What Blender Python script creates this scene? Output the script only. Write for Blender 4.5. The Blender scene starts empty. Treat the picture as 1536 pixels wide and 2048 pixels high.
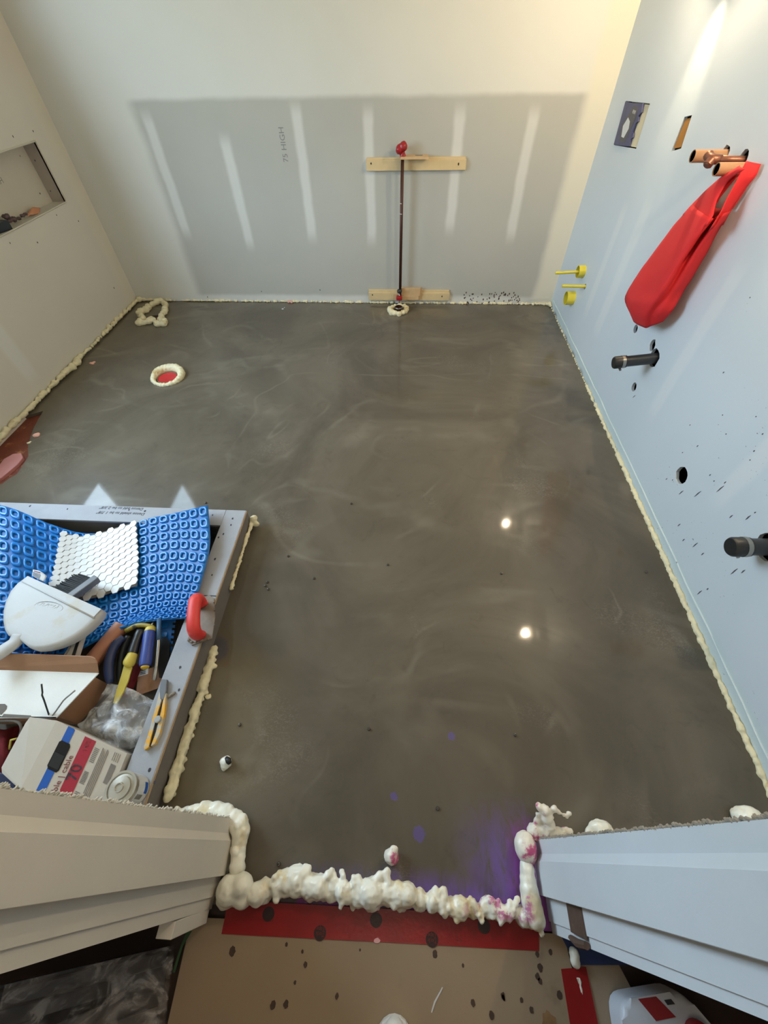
import bpy, bmesh, math, random
from mathutils import Vector, Matrix, noise as mn
random.seed(7)
V = Vector
sc = bpy.context.scene
C = sc.collection

# ------------------------------------------------------------------ camera, sky, lamps, exposure
IW, IH, FPX, HC = 1536.0, 2048.0, 801.97, 1.45
PIT, YAW, ROL = 0.67927934, -0.07315879, -0.02346108
fw = V((math.sin(PIT) * math.sin(YAW), math.sin(PIT) * math.cos(YAW), -math.cos(PIT)))
r0 = V((math.cos(YAW), -math.sin(YAW), 0)); u0 = r0.cross(fw)
rt = math.cos(ROL) * r0 + math.sin(ROL) * u0
up = -math.sin(ROL) * r0 + math.cos(ROL) * u0
CAM = V((0, 0, HC))
cd = bpy.data.cameras.new('camera'); cam = bpy.data.objects.new('camera', cd); C.objects.link(cam)
cd.sensor_fit = 'VERTICAL'; cd.sensor_height = 36.0; cd.lens = FPX / IH * 36.0
cd.clip_start = 0.02
cam.matrix_world = Matrix(((rt.x, up.x, -fw.x, 0), (rt.y, up.y, -fw.y, 0), (rt.z, up.z, -fw.z, HC), (0, 0, 0, 1)))
sc.camera = cam

XL, XR, YB, YF, ZC = -2.241, 1.1074, 3.3209, 0.02, 2.44    # left, right, back, front wall, ceiling

w = bpy.data.worlds.new('sky'); sc.world = w; w.use_nodes = True
wn = w.node_tree; wn.nodes.clear()
_o = wn.nodes.new('ShaderNodeOutputWorld'); _b = wn.nodes.new('ShaderNodeBackground')
_t = wn.nodes.new('ShaderNodeTexCoord'); _s = wn.nodes.new('ShaderNodeSeparateXYZ'); _r = wn.nodes.new('ShaderNodeValToRGB')
wn.links.new(_t.outputs['Generated'], _s.inputs[0]); wn.links.new(_s.outputs['Z'], _r.inputs[0])
_r.color_ramp.elements[0].position = 0.0; _r.color_ramp.elements[0].color = (0.22, 0.26, 0.22, 1)
_r.color_ramp.elements[1].position = 0.06; _r.color_ramp.elements[1].color = (0.62, 0.82, 1.0, 1)
wn.links.new(_r.outputs[0], _b.inputs[0]); _b.inputs[1].default_value = 22.0
wn.links.new(_b.outputs[0], _o.inputs[0])

WINDOWS = [(0.75, 1.97, 0.66, 1.95), (2.32, 2.74, 1.50, 2.0)]   # y0 y1 z0 z1 in the left wall
for (y0, y1, z0, z1) in WINDOWS:                                 # daylight portals in the two windows
    ld = bpy.data.lights.new('daylight_portal', 'AREA'); ld.shape = 'RECTANGLE'; ld.size = z1 - z0; ld.size_y = y1 - y0
    ld.cycles.is_portal = True
    lo = bpy.data.objects.new('daylight_portal', ld); C.objects.link(lo)
    lo.location = (XL - 0.07, (y0 + y1) / 2, (z0 + z1) / 2); lo.rotation_euler = (0, -math.pi / 2, 0)
BULBS = [V((1.015, 2.44, 1.69)), V((1.015, 1.32, 1.67))]         # two wall lamps on the right wall
for b in BULBS:
    sd = bpy.data.lights.new('bulb_beam', 'SPOT'); sd.energy = 16; sd.color = (1.0, 0.85, 0.55); sd.shadow_soft_size = 0.01
    sd.spot_size = math.radians(34); sd.spot_blend = 0.8
    so = bpy.data.objects.new('bulb_beam', sd); C.objects.link(so); so.location = b + V((0.0, 0, -0.035))
    so.rotation_euler = (V((0.22, -0.03, -1))).to_track_quat('-Z', 'Y').to_euler()
ld = bpy.data.lights.new('hall_lamp_light', 'POINT'); ld.energy = 9; ld.color = (1.0, 0.86, 0.70); ld.shadow_soft_size = 0.12
lo = bpy.data.objects.new('hall_lamp_light', ld); C.objects.link(lo); lo.location = (0.0, -0.95, 2.2)

sc.view_settings.view_transform = 'Standard'; sc.view_settings.look = 'None'
sc.view_settings.exposure = -0.20; sc.view_settings.gamma = 1.0; sc.view_settings.use_curve_mapping = False

# ------------------------------------------------------------------ helpers
def ray(u, v): return ((u - IW / 2) * rt - (v - IH / 2) * up + FPX * fw)
def P(u, v, z=0.0):
    d = ray(u, v); return CAM + d * ((z - HC) / d.z)
def PX(u, v, x=XR):
    d = ray(u, v); return CAM + d * (x / d.x)
def PY(u, v, y=YB):
    d = ray(u, v); return CAM + d * (y / d.y)

def link(name, me, mat, parent=None, **kw):
    o = bpy.data.objects.new(name, me); C.objects.link(o)
    if mat is not None and len(me.materials) == 0: me.materials.append(mat)
    if parent is not None:
        o.parent = parent; o.matrix_parent_inverse = Matrix.Translation(-base_of(parent))
    tags(o, **kw); return o
def base_of(o):
    return V(o.location) if o.type == 'EMPTY' else V((0, 0, 0))
def tags(o, label=None, cat=None, group=None, kind=None):
    for k, v in (('label', label), ('category', cat), ('group', group), ('kind', kind)):
        if v: o[k] = v
def thing(name, loc, label, cat, group=None):
    o = bpy.data.objects.new(name, None); C.objects.link(o); o.location = loc; o.empty_display_size = 0.02
    tags(o, label, cat, group); return o
def struct(name, loc=(0, 0, 0)):
    o = bpy.data.objects.new(name, None); C.objects.link(o); o.location = loc; o['kind'] = 'structure'; return o
def obj(name, bm, mat, parent=None, smooth=False, **kw):
    bmesh.ops.recalc_face_normals(bm, faces=bm.faces)
    me = bpy.data.meshes.new(name); bm.to_mesh(me); bm.free()
    if smooth:
        me.polygons.foreach_set('use_smooth', [True] * len(me.polygons))
        if smooth != True: me.set_sharp_from_angle(angle=math.radians(smooth))
    return link(name, me, mat, parent, **kw)
def nb(): return bmesh.new()

def prism(bm, pts, d, bevel=0.0, seg=2, both=False):
    """polygon pts (Vectors) pushed along vector d"""
    a = [bm.verts.new(p) for p in pts]; b = [bm.verts.new(p + d) for p in pts]; n = len(pts)
    f0 = bm.faces.new(a[::-1]); f1 = bm.faces.new(b); fs = [f0, f1]
    for i in range(n): fs.append(bm.faces.new((a[i], a[(i + 1) % n], b[(i + 1) % n], b[i])))
    if bevel:
        es = list(f1.edges) + (list(f0.edges) if both else [])
        bmesh.ops.bevel(bm, geom=es, offset=bevel, segments=seg, profile=0.5, affect='EDGES')
    return bm
def box(bm, c, h, R=None, bevel=0.0, seg=2):
    """box centre c, half sizes h, optional rotation"""
    c = V(c); vs = []
    for x in (-1, 1):
        for y in (-1, 1):
            for z in (-1, 1):
                p = V((x * h[0], y * h[1], z * h[2])); p = R @ p if R else p
                vs.append(bm.verts.new(c + p))
    fs = [bm.faces.new([vs[i] for i in q]) for q in ((0, 1, 3, 2), (4, 6, 7, 5), (0, 4, 5, 1), (2, 3, 7, 6), (0, 2, 6, 4), (1, 5, 7, 3))]
    if bevel:
        bmesh.ops.bevel(bm, geom=list({e for f in fs for e in f.edges}), offset=bevel, segments=seg, profile=0.5, affect='EDGES')
    return bm
def frame(d, hint=V((0, 0, 1))):
    d = d.normalized(); 
    if abs(d.dot(hint)) > 0.98: hint = V((1, 0, 0))
    x = hint.cross(d).normalized(); return x, d.cross(x).normalized(), d
def tube(bm, pts, rad, seg=12, cap=True, squash=1.0, closed=False, jit=0.0):
    n = len(pts); rad = rad if isinstance(rad, (list, tuple)) else [rad] * n
    rings = []; x = None
    for i, p in enumerate(pts):
        a = pts[(i - 1) % n] if (closed or i > 0) else p; b = pts[(i + 1) % n] if (closed or i < n - 1) else p
        d = (b - a).normalized()
        if x is None: x = frame(d)[0]
        else:
            x = (x - d * x.dot(d)); x = x.normalized() if x.length > 1e-6 else frame(d)[0]
        y = d.cross(x)
        ring = []
        for k in range(seg):
            t = 2 * math.pi * k / seg; r = rad[i]
            q = p + x * (math.cos(t) * r) + y * (math.sin(t) * r * squash)
            if jit: q += mn.noise_vector(q * 70) * jit + mn.noise_vector(q * 25) * jit
            ring.append(bm.verts.new(q))
        rings.append(ring)
    for i in range(n if closed else n - 1):
        A, B = rings[i], rings[(i + 1) % n]
        for k in range(seg): bm.faces.new((A[k], A[(k + 1) % seg], B[(k + 1) % seg], B[k]))
    if cap and not closed: bm.faces.new(rings[0][::-1]); bm.faces.new(rings[-1])
    return bm
def lathe(bm, prof, org, axis, seg=24, cap=True):
    """prof: (radius, distance along axis)"""
    x, y, d = frame(V(axis)); rings = []
    for r, t in prof:
        c = V(org) + d * t
        rings.append([bm.verts.new(c + (x * math.cos(2 * math.pi * k / seg) + y * math.sin(2 * math.pi * k / seg)) * max(r, 1e-5)) for k in range(seg)])
    for A, B in zip(rings, rings[1:]):
        for k in range(seg): bm.faces.new((A[k], A[(k + 1) % seg], B[(k + 1) % seg], B[k]))
    if cap and prof[0][0] > 1e-4: bm.faces.new(rings[0][::-1])
    if cap and prof[-1][0] > 1e-4: bm.faces.new(rings[-1])
    bmesh.ops.remove_doubles(bm, verts=bm.verts, dist=1e-5)
    return bm
def ccr(p, t):
    """Catmull-Rom through list p, t in 0..1"""
    n = len(p) - 1; s = min(max(t, 0), 1) * n; i = min(int(s), n - 1); f = s - i
    a = p[i - 1] if i > 0 else p[i] * 2 - p[i + 1]; b = p[i]; c = p[i + 1]; d = p[i + 2] if i + 2 <= n else p[i + 1] * 2 - p[i]
    return 0.5 * ((2 * b) + (c - a) * f + (2 * a - 5 * b + 4 * c - d) * f * f + (3 * b - 3 * c + d - a) * f ** 3)
def spline(p, n): return [ccr(p, i / (n - 1)) for i in range(n)]
class Patch:
    def __init__(s, rows): s.rows = rows
    def __call__(s, a, b): return ccr([ccr(r, a) for r in s.rows], b)
    def nrm(s, a, b, e=0.01):
        a0, a1, b0, b1 = max(a - e, 0), min(a + e, 1), max(b - e, 0), min(b + e, 1)
        n = (s(a1, b) - s(a0, b)).cross(s(a, b1) - s(a, b0)).normalized()
        return n if n.z > 0 else -n
def sheet(bm, S, nu, nv, th, nz=0.0, ns=20):
    g = []
    for j in range(nv + 1):
        r = []
        for i in range(nu + 1):
            a, b = i / nu, j / nv; p = S(a, b)
            if nz: p = p + S.nrm(a, b) * mn.noise(p * ns) * nz
            r.append(bm.verts.new(p))
        g.append(r)
    fs = [bm.faces.new((g[j][i], g[j][i + 1], g[j + 1][i + 1], g[j + 1][i])) for j in range(nv) for i in range(nu)]
    if th:
        bmesh.ops.recalc_face_normals(bm, faces=fs)
        bmesh.ops.solidify(bm, geom=fs, thickness=th)
    return bm
def plate(bm, outer, holes, d):
    """flat polygon with holes (lists of Vectors), pushed along d"""
    loops = [outer] + holes; eds = []
    for lp in loops:
        vs = [bm.verts.new(p) for p in lp]
        for i in range(len(vs)): eds.append(bm.edges.new((vs[i], vs[(i + 1) % len(vs)])))
    r = bmesh.ops.triangle_fill(bm, use_beauty=True, use_dissolve=False, edges=eds, normal=V(d))
    fs = [f for f in r['geom'] if isinstance(f, bmesh.types.BMFace)]
    if V(d).length > 0:
        ex = bmesh.ops.extrude_face_region(bm, geom=fs, use_keep_orig=True)
        bmesh.ops.translate(bm, verts=[g for g in ex['geom'] if isinstance(g, bmesh.types.BMVert)], vec=V(d))
    return bm
def circ(c, ax, ay, r, n=16, jit=0.0, sq=1.0):
    return [c + (ax * math.cos(2 * math.pi * k / n) + ay * math.sin(2 * math.pi * k / n) * sq) * (r * (1 + random.uniform(-jit, jit))) for k in range(n)]
def slab(name, px, z, th, mat, parent=None, bevel=0.002, smooth=False, **kw):
    """flat piece whose top outline is at height z (number or list), thickness th downwards"""
    zs = z if isinstance(z, (list, tuple)) else [z] * len(px)
    pts = [P(u, v, q) for (u, v), q in zip(px, zs)]
    bm = prism(nb(), [p - V((0, 0, th)) for p in pts], V((0, 0, th)), bevel)
    return obj(name, bm, mat, parent, smooth, **kw)
def text(name, s, org, xd, n, size, mat, parent, depth=0.0004, shear=0.0, align='LEFT', **kw):
    cu = bpy.data.curves.new(name, 'FONT'); cu.body = s; cu.size = size; cu.extrude = depth / 2; cu.align_x = align; cu.shear = shear
    cu.resolution_u = 2
    t = bpy.data.objects.new(name + '_curve', cu); C.objects.link(t)
    bpy.context.view_layer.update()
    me = bpy.data.meshes.new_from_object(t.evaluated_get(bpy.context.evaluated_depsgraph_get()))
    bpy.data.objects.remove(t)
    xd = V(xd).normalized(); n = V(n).normalized(); yd = n.cross(xd)
    me.transform(Matrix(((xd.x, yd.x, n.x, org[0]), (xd.y, yd.y, n.y, org[1]), (xd.z, yd.z, n.z, org[2]), (0, 0, 0, 1))))
    me.materials.clear(); me.materials.append(mat)
    return link(name, me, None, parent, **kw)
def foam(name, balls, mat, vox=0.0045, amp=0.004, parent=None, sub=2, **kw):
    """expanding foam: overlapping lumps fused into one bubbly skin"""
    bm = nb()
    for b in balls:
        c, r = b[0], b[1]; sq = b[2] if len(b) > 2 else (1, 1, 1)
        g = bmesh.ops.create_icosphere(bm, subdivisions=sub, radius=r)
        for v_ in g['verts']: v_.co = c + V((v_.co.x * sq[0], v_.co.y * sq[1], v_.co.z * sq[2]))
    me = bpy.data.meshes.new('tmp'); bm.to_mesh(me); bm.free()
    t = bpy.data.objects.new('tmp', me); C.objects.link(t)
    m = t.modifiers.new('r', 'REMESH'); m.mode = 'VOXEL'; m.voxel_size = vox; m.use_smooth_shade = True
    s = t.modifiers.new('s', 'SMOOTH'); s.factor = 0.5; s.iterations = 2
    bpy.context.view_layer.update()
    me2 = bpy.data.meshes.new_from_object(t.evaluated_get(bpy.context.evaluated_depsgraph_get()))
    bpy.data.objects.remove(t)
    for v_ in me2.vertices:
        q = v_.co; k = mn.noise(q * 45) * amp + mn.noise(q * 110) * amp * 0.55
        v_.co = q + v_.normal * k
    me2.polygons.foreach_set('use_smooth', [True] * len(me2.polygons))
    me2.name = name; me2.materials.clear(); me2.materials.append(mat)
    return link(name, me2, None, parent, **kw)
def bead(pts, r, step=0.02, jit=0.4, zs=1.0, wob=0.006):
    """lumps along a polyline"""
    L = []; n = max(2, int(sum((b - a).length for a, b in zip(pts, pts[1:])) / step))
    for i in range(n + 1):
        p = ccr(pts, i / n); rr = r * (1 + random.uniform(-jit, jit))
        L.append((p + V((random.uniform(-wob, wob), random.uniform(-wob, wob), rr * 0.25)), rr, (1, 1, zs)))
    return L

# ------------------------------------------------------------------ node expressions and materials
class N:
    t = None
    def __init__(s, sock): s.s = sock
    @staticmethod
    def m(op, *a, clamp=False):
        n = N.t.nodes.new('ShaderNodeMath'); n.operation = op; n.use_clamp = clamp
        for i, q in enumerate(a):
            if isinstance(q, N): N.t.links.new(q.s, n.inputs[i])
            else: n.inputs[i].default_value = q
        return N(n.outputs[0])
    def __add__(s, o): return N.m('ADD', s, o)
    __radd__ = __add__
    def __sub__(s, o): return N.m('SUBTRACT', s, o)
    def __rsub__(s, o): return N.m('SUBTRACT', o, s)
    def __mul__(s, o): return N.m('MULTIPLY', s, o)
    __rmul__ = __mul__
    def abs(s): return N.m('ABSOLUTE', s)
    def max(s, o): return N.m('MAXIMUM', s, o)
    def min(s, o): return N.m('MINIMUM', s, o)
    def ss(s, a, b, lo=0.0, hi=1.0):
        n = N.t.nodes.new('ShaderNodeMapRange'); n.interpolation_type = 'SMOOTHSTEP'
        N.t.links.new(s.s, n.inputs[0]); n.inputs[1].default_value = a; n.inputs[2].default_value = b
        n.inputs[3].default_value = lo; n.inputs[4].default_value = hi; return N(n.outputs[0])
def pos():
    g = N.t.nodes.new('ShaderNodeNewGeometry'); s = N.t.nodes.new('ShaderNodeSeparateXYZ')
    N.t.links.new(g.outputs['Position'], s.inputs[0]); return g.outputs['Position'], N(s.outputs[0]), N(s.outputs[1]), N(s.outputs[2])
def nz(vec, scale, detail=3, rough=0.55, dist=0.0, stretch=None):
    if stretch:
        mp = N.t.nodes.new('ShaderNodeMapping'); N.t.links.new(vec, mp.inputs[0]); mp.inputs['Scale'].default_value = stretch; vec = mp.outputs[0]
    n = N.t.nodes.new('ShaderNodeTexNoise'); N.t.links.new(vec, n.inputs['Vector']); n.inputs['Scale'].default_value = scale
    n.inputs['Detail'].default_value = detail; n.inputs['Roughness'].default_value = rough; n.inputs['Distortion'].default_value = dist
    return N(n.outputs['Fac'])
def mix(fac, a, b):
    n = N.t.nodes.new('ShaderNodeMix'); n.data_type = 'RGBA'
    if isinstance(fac, N): N.t.links.new(fac.s, n.inputs[0])
    else: n.inputs[0].default_value = fac
    for q, i in ((a, 6), (b, 7)):
        if isinstance(q, N): N.t.links.new(q.s, n.inputs[i])
        else: n.inputs[i].default_value = (*q, 1)
    return N(n.outputs[2])
def new_mat(name):
    m = bpy.data.materials.new(name); m.use_nodes = True; N.t = m.node_tree
    return m, m.node_tree.nodes['Principled BSDF']
def setin(b, key, val):
    if isinstance(val, N): N.t.links.new(val.s, b.inputs[key])
    elif isinstance(val, (tuple, list)): b.inputs[key].default_value = (*val, 1)
    else: b.inputs[key].default_value = val
def bump(b, h, strength, dist=0.002):
    n = N.t.nodes.new('ShaderNodeBump'); n.inputs['Strength'].default_value = strength; n.inputs['Distance'].default_value = dist
    N.t.links.new(h.s, n.inputs['Height']); N.t.links.new(n.outputs[0], b.inputs['Normal'])
def srgb(r, g, b):
    f = lambda c: (c / 255 / 12.92) if c / 255 <= 0.04045 else ((c / 255 + 0.055) / 1.055) ** 2.4
    return (f(r), f(g), f(b))
def M(name, col, rough=0.6, var=0.12, vs=25, bs=250, bstr=0.15, metal=0.0, spots=None, **kw):
    """plain procedural material: two-tone noise colour plus fine relief; spots=(colour, amount, scale)"""
    m, b = new_mat(name); p, x, y, z = pos()
    c = mix(nz(p, vs, 4), tuple(q * (1 - var) for q in col), tuple(min(1, q * (1 + var)) for q in col))
    if spots: c = mix(nz(p, spots[2], 5, 0.65).ss(1 - spots[1] - 0.06, 1 - spots[1] + 0.06), c, spots[0])
    setin(b, 'Base Color', c); b.inputs['Roughness'].default_value = rough; b.inputs['Metallic'].default_value = metal
    for k, v in kw.items(): setin(b, k, v)
    if bstr: bump(b, nz(p, bs, 3), bstr)
    return m
def emit(name, col, s):
    m, b = new_mat(name); setin(b, 'Base Color', col); setin(b, 'Emission Color', col); b.inputs['Emission Strength'].default_value = s; return m

# floor: wet self levelling compound
m_floor, b = new_mat('wet_levelling_compound'); p, x, y, z = pos()
big = nz(p, 1.3, 5, 0.6, 1.2); fine = nz(p, 9, 5, 0.65, 1.5)
c = mix(big.ss(0.3, 0.7), srgb(83, 76, 65), srgb(104, 96, 83))
def line(scale, st, wdt, seed):
    v = nz(p, scale, 2.5, 0.45, 1.4, st) + 0.0
    return (v - seed).abs().ss(0.0, wdt, 1.0, 0.0)
streak = (line(0.7, (1, 1.5, 1), 0.022, 0.5) * nz(p, 3, 3).ss(0.42, 0.62)).max(line(1.0, (1.3, 0.9, 1), 0.018, 0.44) * nz(p, 2.2, 3).ss(0.5, 0.66))
wide = line(1.1, (0.8, 1.6, 1), 0.05, 0.56) * nz(p, 2.6, 3).ss(0.45, 0.7)
grain = nz(p, 60, 4, 0.6, 2.5, (1, 1.8, 1)).ss(0.5, 0.62) * nz(p, 2.3, 2).ss(0.56, 0.68)
c = mix((streak * 0.22 + wide * 0.26 + grain * 0.30).min(0.6), c, srgb(140, 132, 118))
c = mix(fine.ss(0.55, 0.75) * 0.25, c, srgb(62, 57, 48))
yel = nz(p, 2.0, 3).ss(0.45, 0.65) * x.ss(-0.25, -0.62) * y.ss(1.05, 0.5)
c = mix(yel * 0.35, c, srgb(120, 102, 70))
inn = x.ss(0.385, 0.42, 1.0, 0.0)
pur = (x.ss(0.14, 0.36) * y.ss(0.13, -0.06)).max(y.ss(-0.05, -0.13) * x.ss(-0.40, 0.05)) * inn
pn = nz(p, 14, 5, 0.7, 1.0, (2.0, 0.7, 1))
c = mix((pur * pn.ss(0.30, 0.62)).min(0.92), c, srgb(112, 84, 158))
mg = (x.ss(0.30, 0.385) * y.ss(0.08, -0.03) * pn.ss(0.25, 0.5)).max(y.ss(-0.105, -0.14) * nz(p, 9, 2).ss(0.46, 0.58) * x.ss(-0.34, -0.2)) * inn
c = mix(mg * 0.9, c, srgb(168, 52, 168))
for (u_, v_, r_) in ((903, 1472, .012), (789, 1593, .011), (838, 1668, .018), (430, 1300, .05)):
    q = P(u_, v_)
    d = N.m('SQRT', (x - q.x) * (x - q.x) + (y - q.y) * (y - q.y)) + (nz(p, 60, 3) - 0.5) * 0.02
    c = mix(d.ss(r_ * 0.75, r_ * 1.15, 0.75, 0.0), c, srgb(98, 84, 140) if r_ < 0.04 else srgb(78, 74, 84))
setin(b, 'Base Color', c)
setin(b, 'Roughness', 0.30 + 0.08 * fine); b.inputs['Specular IOR Level'].default_value = 0.3; b.inputs['Coat Weight'].default_value = 0.9; b.inputs['Coat IOR'].default_value = 1.33
setin(b, 'Coat Roughness', (0.035 + 0.04 * fine) + grain * 0.12)
b.inputs['IOR'].default_value = 1.33
bump(b, nz(p, 3.0, 2) * 0.6 + grain * 0.02, 0.05, 0.01)

m_sub = M('primed_subfloor', srgb(118, 58, 42), 0.5, 0.35, 18, 120, 0.3, spots=(srgb(200, 150, 90), 0.36, 9))

def wallmat(name, base, patches, lower=None, speck=0.0, base_var=0.04, tint2=None, mudc=None, low=None, edge=None):
    """painted drywall: base colour, filler stripes given as boxes on the wall (axis h,z), optional bare lower board"""
    m, b = new_mat(name); p, x, y, z = pos()
    return m, b, p, x, y, z
def stripe(h, z, hc, wd, z0, z1, p, sl=0.0):
    wob = (nz(p, 5, 3) - 0.5) * 0.03
    d = (h + wob - hc + (z - (z0 + z1) / 2) * sl).abs().ss(wd * 0.35, wd, 1.0, 0.0)
    return d * z.ss(z0 - 0.06, z0 + 0.06) * z.ss(z1 - 0.05, z1 + 0.05, 1.0, 0.0)

# back wall
m_back, b = new_mat('back_wall_drywall'); p, x, y, z = pos()
wob = (nz(p, 3, 4) - 0.5) * 0.06
bare = (z + wob * 0.6).ss(1.14, 1.175, 1.0, 0.0) * (x + wob).ss(-1.74, -1.66) * (x + wob).ss(0.93, 1.0, 1.0, 0.0)
c = mix(nz(p, 2, 3), srgb(206, 205, 197), srgb(216, 214, 205))
board = mix(nz(p, 2.5, 4), srgb(170, 169, 161), srgb(182, 180, 170))
c = mix(bare, c, board)
mud = None
for hc, z0, z1 in ((-1.635, 0.47, 1.09), (-1.184, 0.40, 0.98), (-0.713, 0.45, 1.12), (-0.285, 0.43, 1.1), (0.262, 0.50, 1.1), (0.69, 0.45, 1.09)):
    s_ = stripe(x, z, hc, 0.045, z0, z1, p); mud = s_ if mud is None else mud.max(s_)
mud = mud.max(stripe(x, z, -2.19, 0.10, -0.1, 1.3, p, 0.0)).max(stripe(z, x, 0.02, 0.05, -2.4, 1.2, p))
c = mix(mud * 0.75, c, srgb(212, 211, 205))
c = mix((x + wob).ss(0.93, 1.0) * 0.6, c, srgb(218, 211, 188))
setin(b, 'Base Color', c); b.inputs['Roughness'].default_value = 0.8; bump(b, nz(p, 160, 3), 0.12)
# left wall
m_left, b = new_mat('left_wall_drywall'); p, x, y, z = pos()
c = mix(nz(p, 2, 3), srgb(203, 199, 188), srgb(213, 209, 198))
c = mix((stripe(y, z, 3.26, 0.10, -0.2, 2.3, p)) * 0.7, c, srgb(214, 208, 192))
c = mix(stripe(y, z, 2.02, 0.07, 0.12, 0.5, p, 0.0) * 0.6, c, srgb(218, 220, 219))
c = mix(stripe(z, y, 1.45, 0.30, 0.0, 3.3, p) * 0.5, c, srgb(212, 202, 190))
setin(b, 'Base Color', c); b.inputs['Roughness'].default_value = 0.8; bump(b, nz(p, 160, 3), 0.12)
# right wall
m_right, b = new_mat('right_wall_drywall'); p, x, y, z = pos()
c = mix(nz(p, 2, 3), srgb(198, 206, 212), srgb(208, 215, 220))
s_ = None
for hc, z0, z1, wd in ((2.62, 0.25, 0.80, 0.05), (2.38, 0.25, 0.88, 0.065), (1.55, 0.30, 0.9, 0.05), (0.98, 0.35, 0.75, 0.05)):
    q = stripe(y, z, hc, wd, z0, z1, p); s_ = q if s_ is None else s_.max(q)
low = (z + (nz(p, 4, 4) - 0.5) * 0.06).ss(0.055, 0.085, 1.0, 0.0)
c = mix(s_ * 0.6, c, srgb(219, 222, 222)); c = mix(low * 0.55, c, srgb(196, 210, 206))
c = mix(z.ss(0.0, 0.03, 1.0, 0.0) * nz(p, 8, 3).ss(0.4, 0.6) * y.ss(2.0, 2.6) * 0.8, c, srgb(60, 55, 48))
spk = nz(p, 75, 2, 0.5, 0.0, (1, 1.0, 1.6)).ss(0.705, 0.73) * nz(p, 5, 2).ss(0.46, 0.60) * y.ss(1.6, 1.1)
c = mix(spk * 0.85, c, srgb(72, 76, 80))
setin(b, 'Base Color', c); setin(b, 'Roughness', 0.42 + 0.2 * nz(p, 3, 2)); bump(b, nz(p, 200, 3) + low * 0.6, 0.08)

m_ceil = M('ceiling_paint', srgb(226, 224, 218), 0.9, 0.03)
m_trimL = M('painted_frame_warm_lit', srgb(222, 215, 202), 0.55, 0.05, 12, 150, 0.08)  # frame paint with the warm lamp light put into its colour
m_paper = M('torn_drywall_paper', srgb(205, 200, 188), 0.95, 0.25, 80, 300, 0.6)
m_gyp = M('grey_board_edge', srgb(146, 138, 126), 0.95, 0.3, 60, 200, 0.7)
m_dark = M('dark_cavity', srgb(44, 33, 26), 0.9, 0.3)
m_hall = M('hall_wall_paint', srgb(120, 112, 104), 0.8, 0.05)
m_hallfloor = M('dark_hall_floor', srgb(52, 34, 24), 0.45, 0.25, 12)
m_foam = M('cream_expanding_foam', srgb(222, 212, 176), 0.5, 0.14, 30, 160, 0.25, spots=(srgb(190, 165, 110), 0.36, 10))
m_foamw = M('white_expanding_foam', srgb(238, 236, 222), 0.3, 0.05, 25, 120, 0.10, spots=(srgb(222, 208, 170), 0.40, 7))
N.t = m_foamw.node_tree; b = N.t.nodes['Principled BSDF']; p, x, y, z = pos()
old = N(b.inputs['Base Color'].links[0].from_socket)
pk = x.ss(0.14, 0.26) * x.ss(0.345, 0.365, 1.0, 0.0) * y.ss(-0.158, -0.138) * y.ss(-0.09, -0.1) * nz(p, 30, 4, 0.65).ss(0.50, 0.60)
setin(b, 'Base Color', mix(pk * 0.85, old, srgb(196, 84, 150)))
m_foamp = M('pink_stained_foam', srgb(232, 226, 212), 0.35, 0.06, 25, 120, 0.15, spots=(srgb(196, 84, 130), 0.44, 22))
m_board = M('grey_cement_board', srgb(158, 160, 166), 0.75, 0.10, 18, 220, 0.2, spots=(srgb(110, 110, 112), 0.27, 40))
m_bside = M('grey_board_side', srgb(110, 104, 98), 0.8, 0.12, 18, 220, 0.2)
m_bedge = M('raw_board_edge', srgb(178, 152, 122), 0.9, 0.2, 60)
m_pan = M('dusty_shower_base', srgb(96, 88, 78), 0.8, 0.25, 15, 90, 0.3)
m_ink = M('black_ink', srgb(50, 50, 58), 0.7, 0.1)
m_pencil = M('pencil_grey', srgb(128, 127, 124), 0.8, 0.1)
m_pine = M('pale_pine', srgb(206, 182, 138), 0.6, 0.14, 14, 120, 0.1)
m_ply = M('plywood_block', srgb(198, 165, 122), 0.65, 0.16, 30, 120, 0.1)
m_iron = M('brown_iron_pipe', srgb(74, 42, 32), 0.45, 0.2, 40, 200, 0.1, metal=0.5)
m_black = M('black_plastic', srgb(30, 31, 33), 0.42, 0.2, 30, 200, 0.1)
m_abs = M('black_abs_pipe', srgb(38, 40, 43), 0.38, 0.25, 25, 200, 0.1)
m_steel = M('worn_steel', srgb(150, 148, 142), 0.35, 0.2, 40, 200, 0.1, metal=0.9)
m_redm = M('red_enamel', srgb(150, 24, 28), 0.32, 0.3, 40, 150, 0.1)
m_copper = M('copper_pipe', srgb(172, 112, 78), 0.42, 0.2, 40, 200, 0.1, metal=0.75)
m_coppd = M('soldered_copper', srgb(140, 92, 74), 0.4, 0.3, 60, 150, 0.3, metal=0.7)
m_tan = M('tan_pipe_sleeve', srgb(178, 134, 98), 0.6, 0.12, 40)
m_hole_shade = M('hollow_shade_black', srgb(18, 14, 12), 0.9, 0.2)  # near-black standing in for shade inside hollows
m_bag = M('red_nonwoven_fabric', srgb(208, 30, 34), 0.75, 0.08, 8, 700, 0.35)
m_yel = M('yellow_plastic', srgb(216, 200, 62), 0.45, 0.1)
m_blue_d = M('dark_blue_print', srgb(64, 68, 106), 0.45, 0.4, 25, 90, 0.05)
m_grey_d = M('grey_print', srgb(78, 78, 84), 0.5, 0.25, 40)
m_white = M('white_print', srgb(205, 206, 206), 0.6, 0.08)
m_cream = M('cream_card', srgb(208, 196, 166), 0.7, 0.1)
m_amber = M('amber_wood', srgb(156, 104, 36), 0.5, 0.2, 30)
m_mat = M('blue_membrane', srgb(14, 96, 168), 0.5, 0.12, 6, 200, 0.05)
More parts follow.
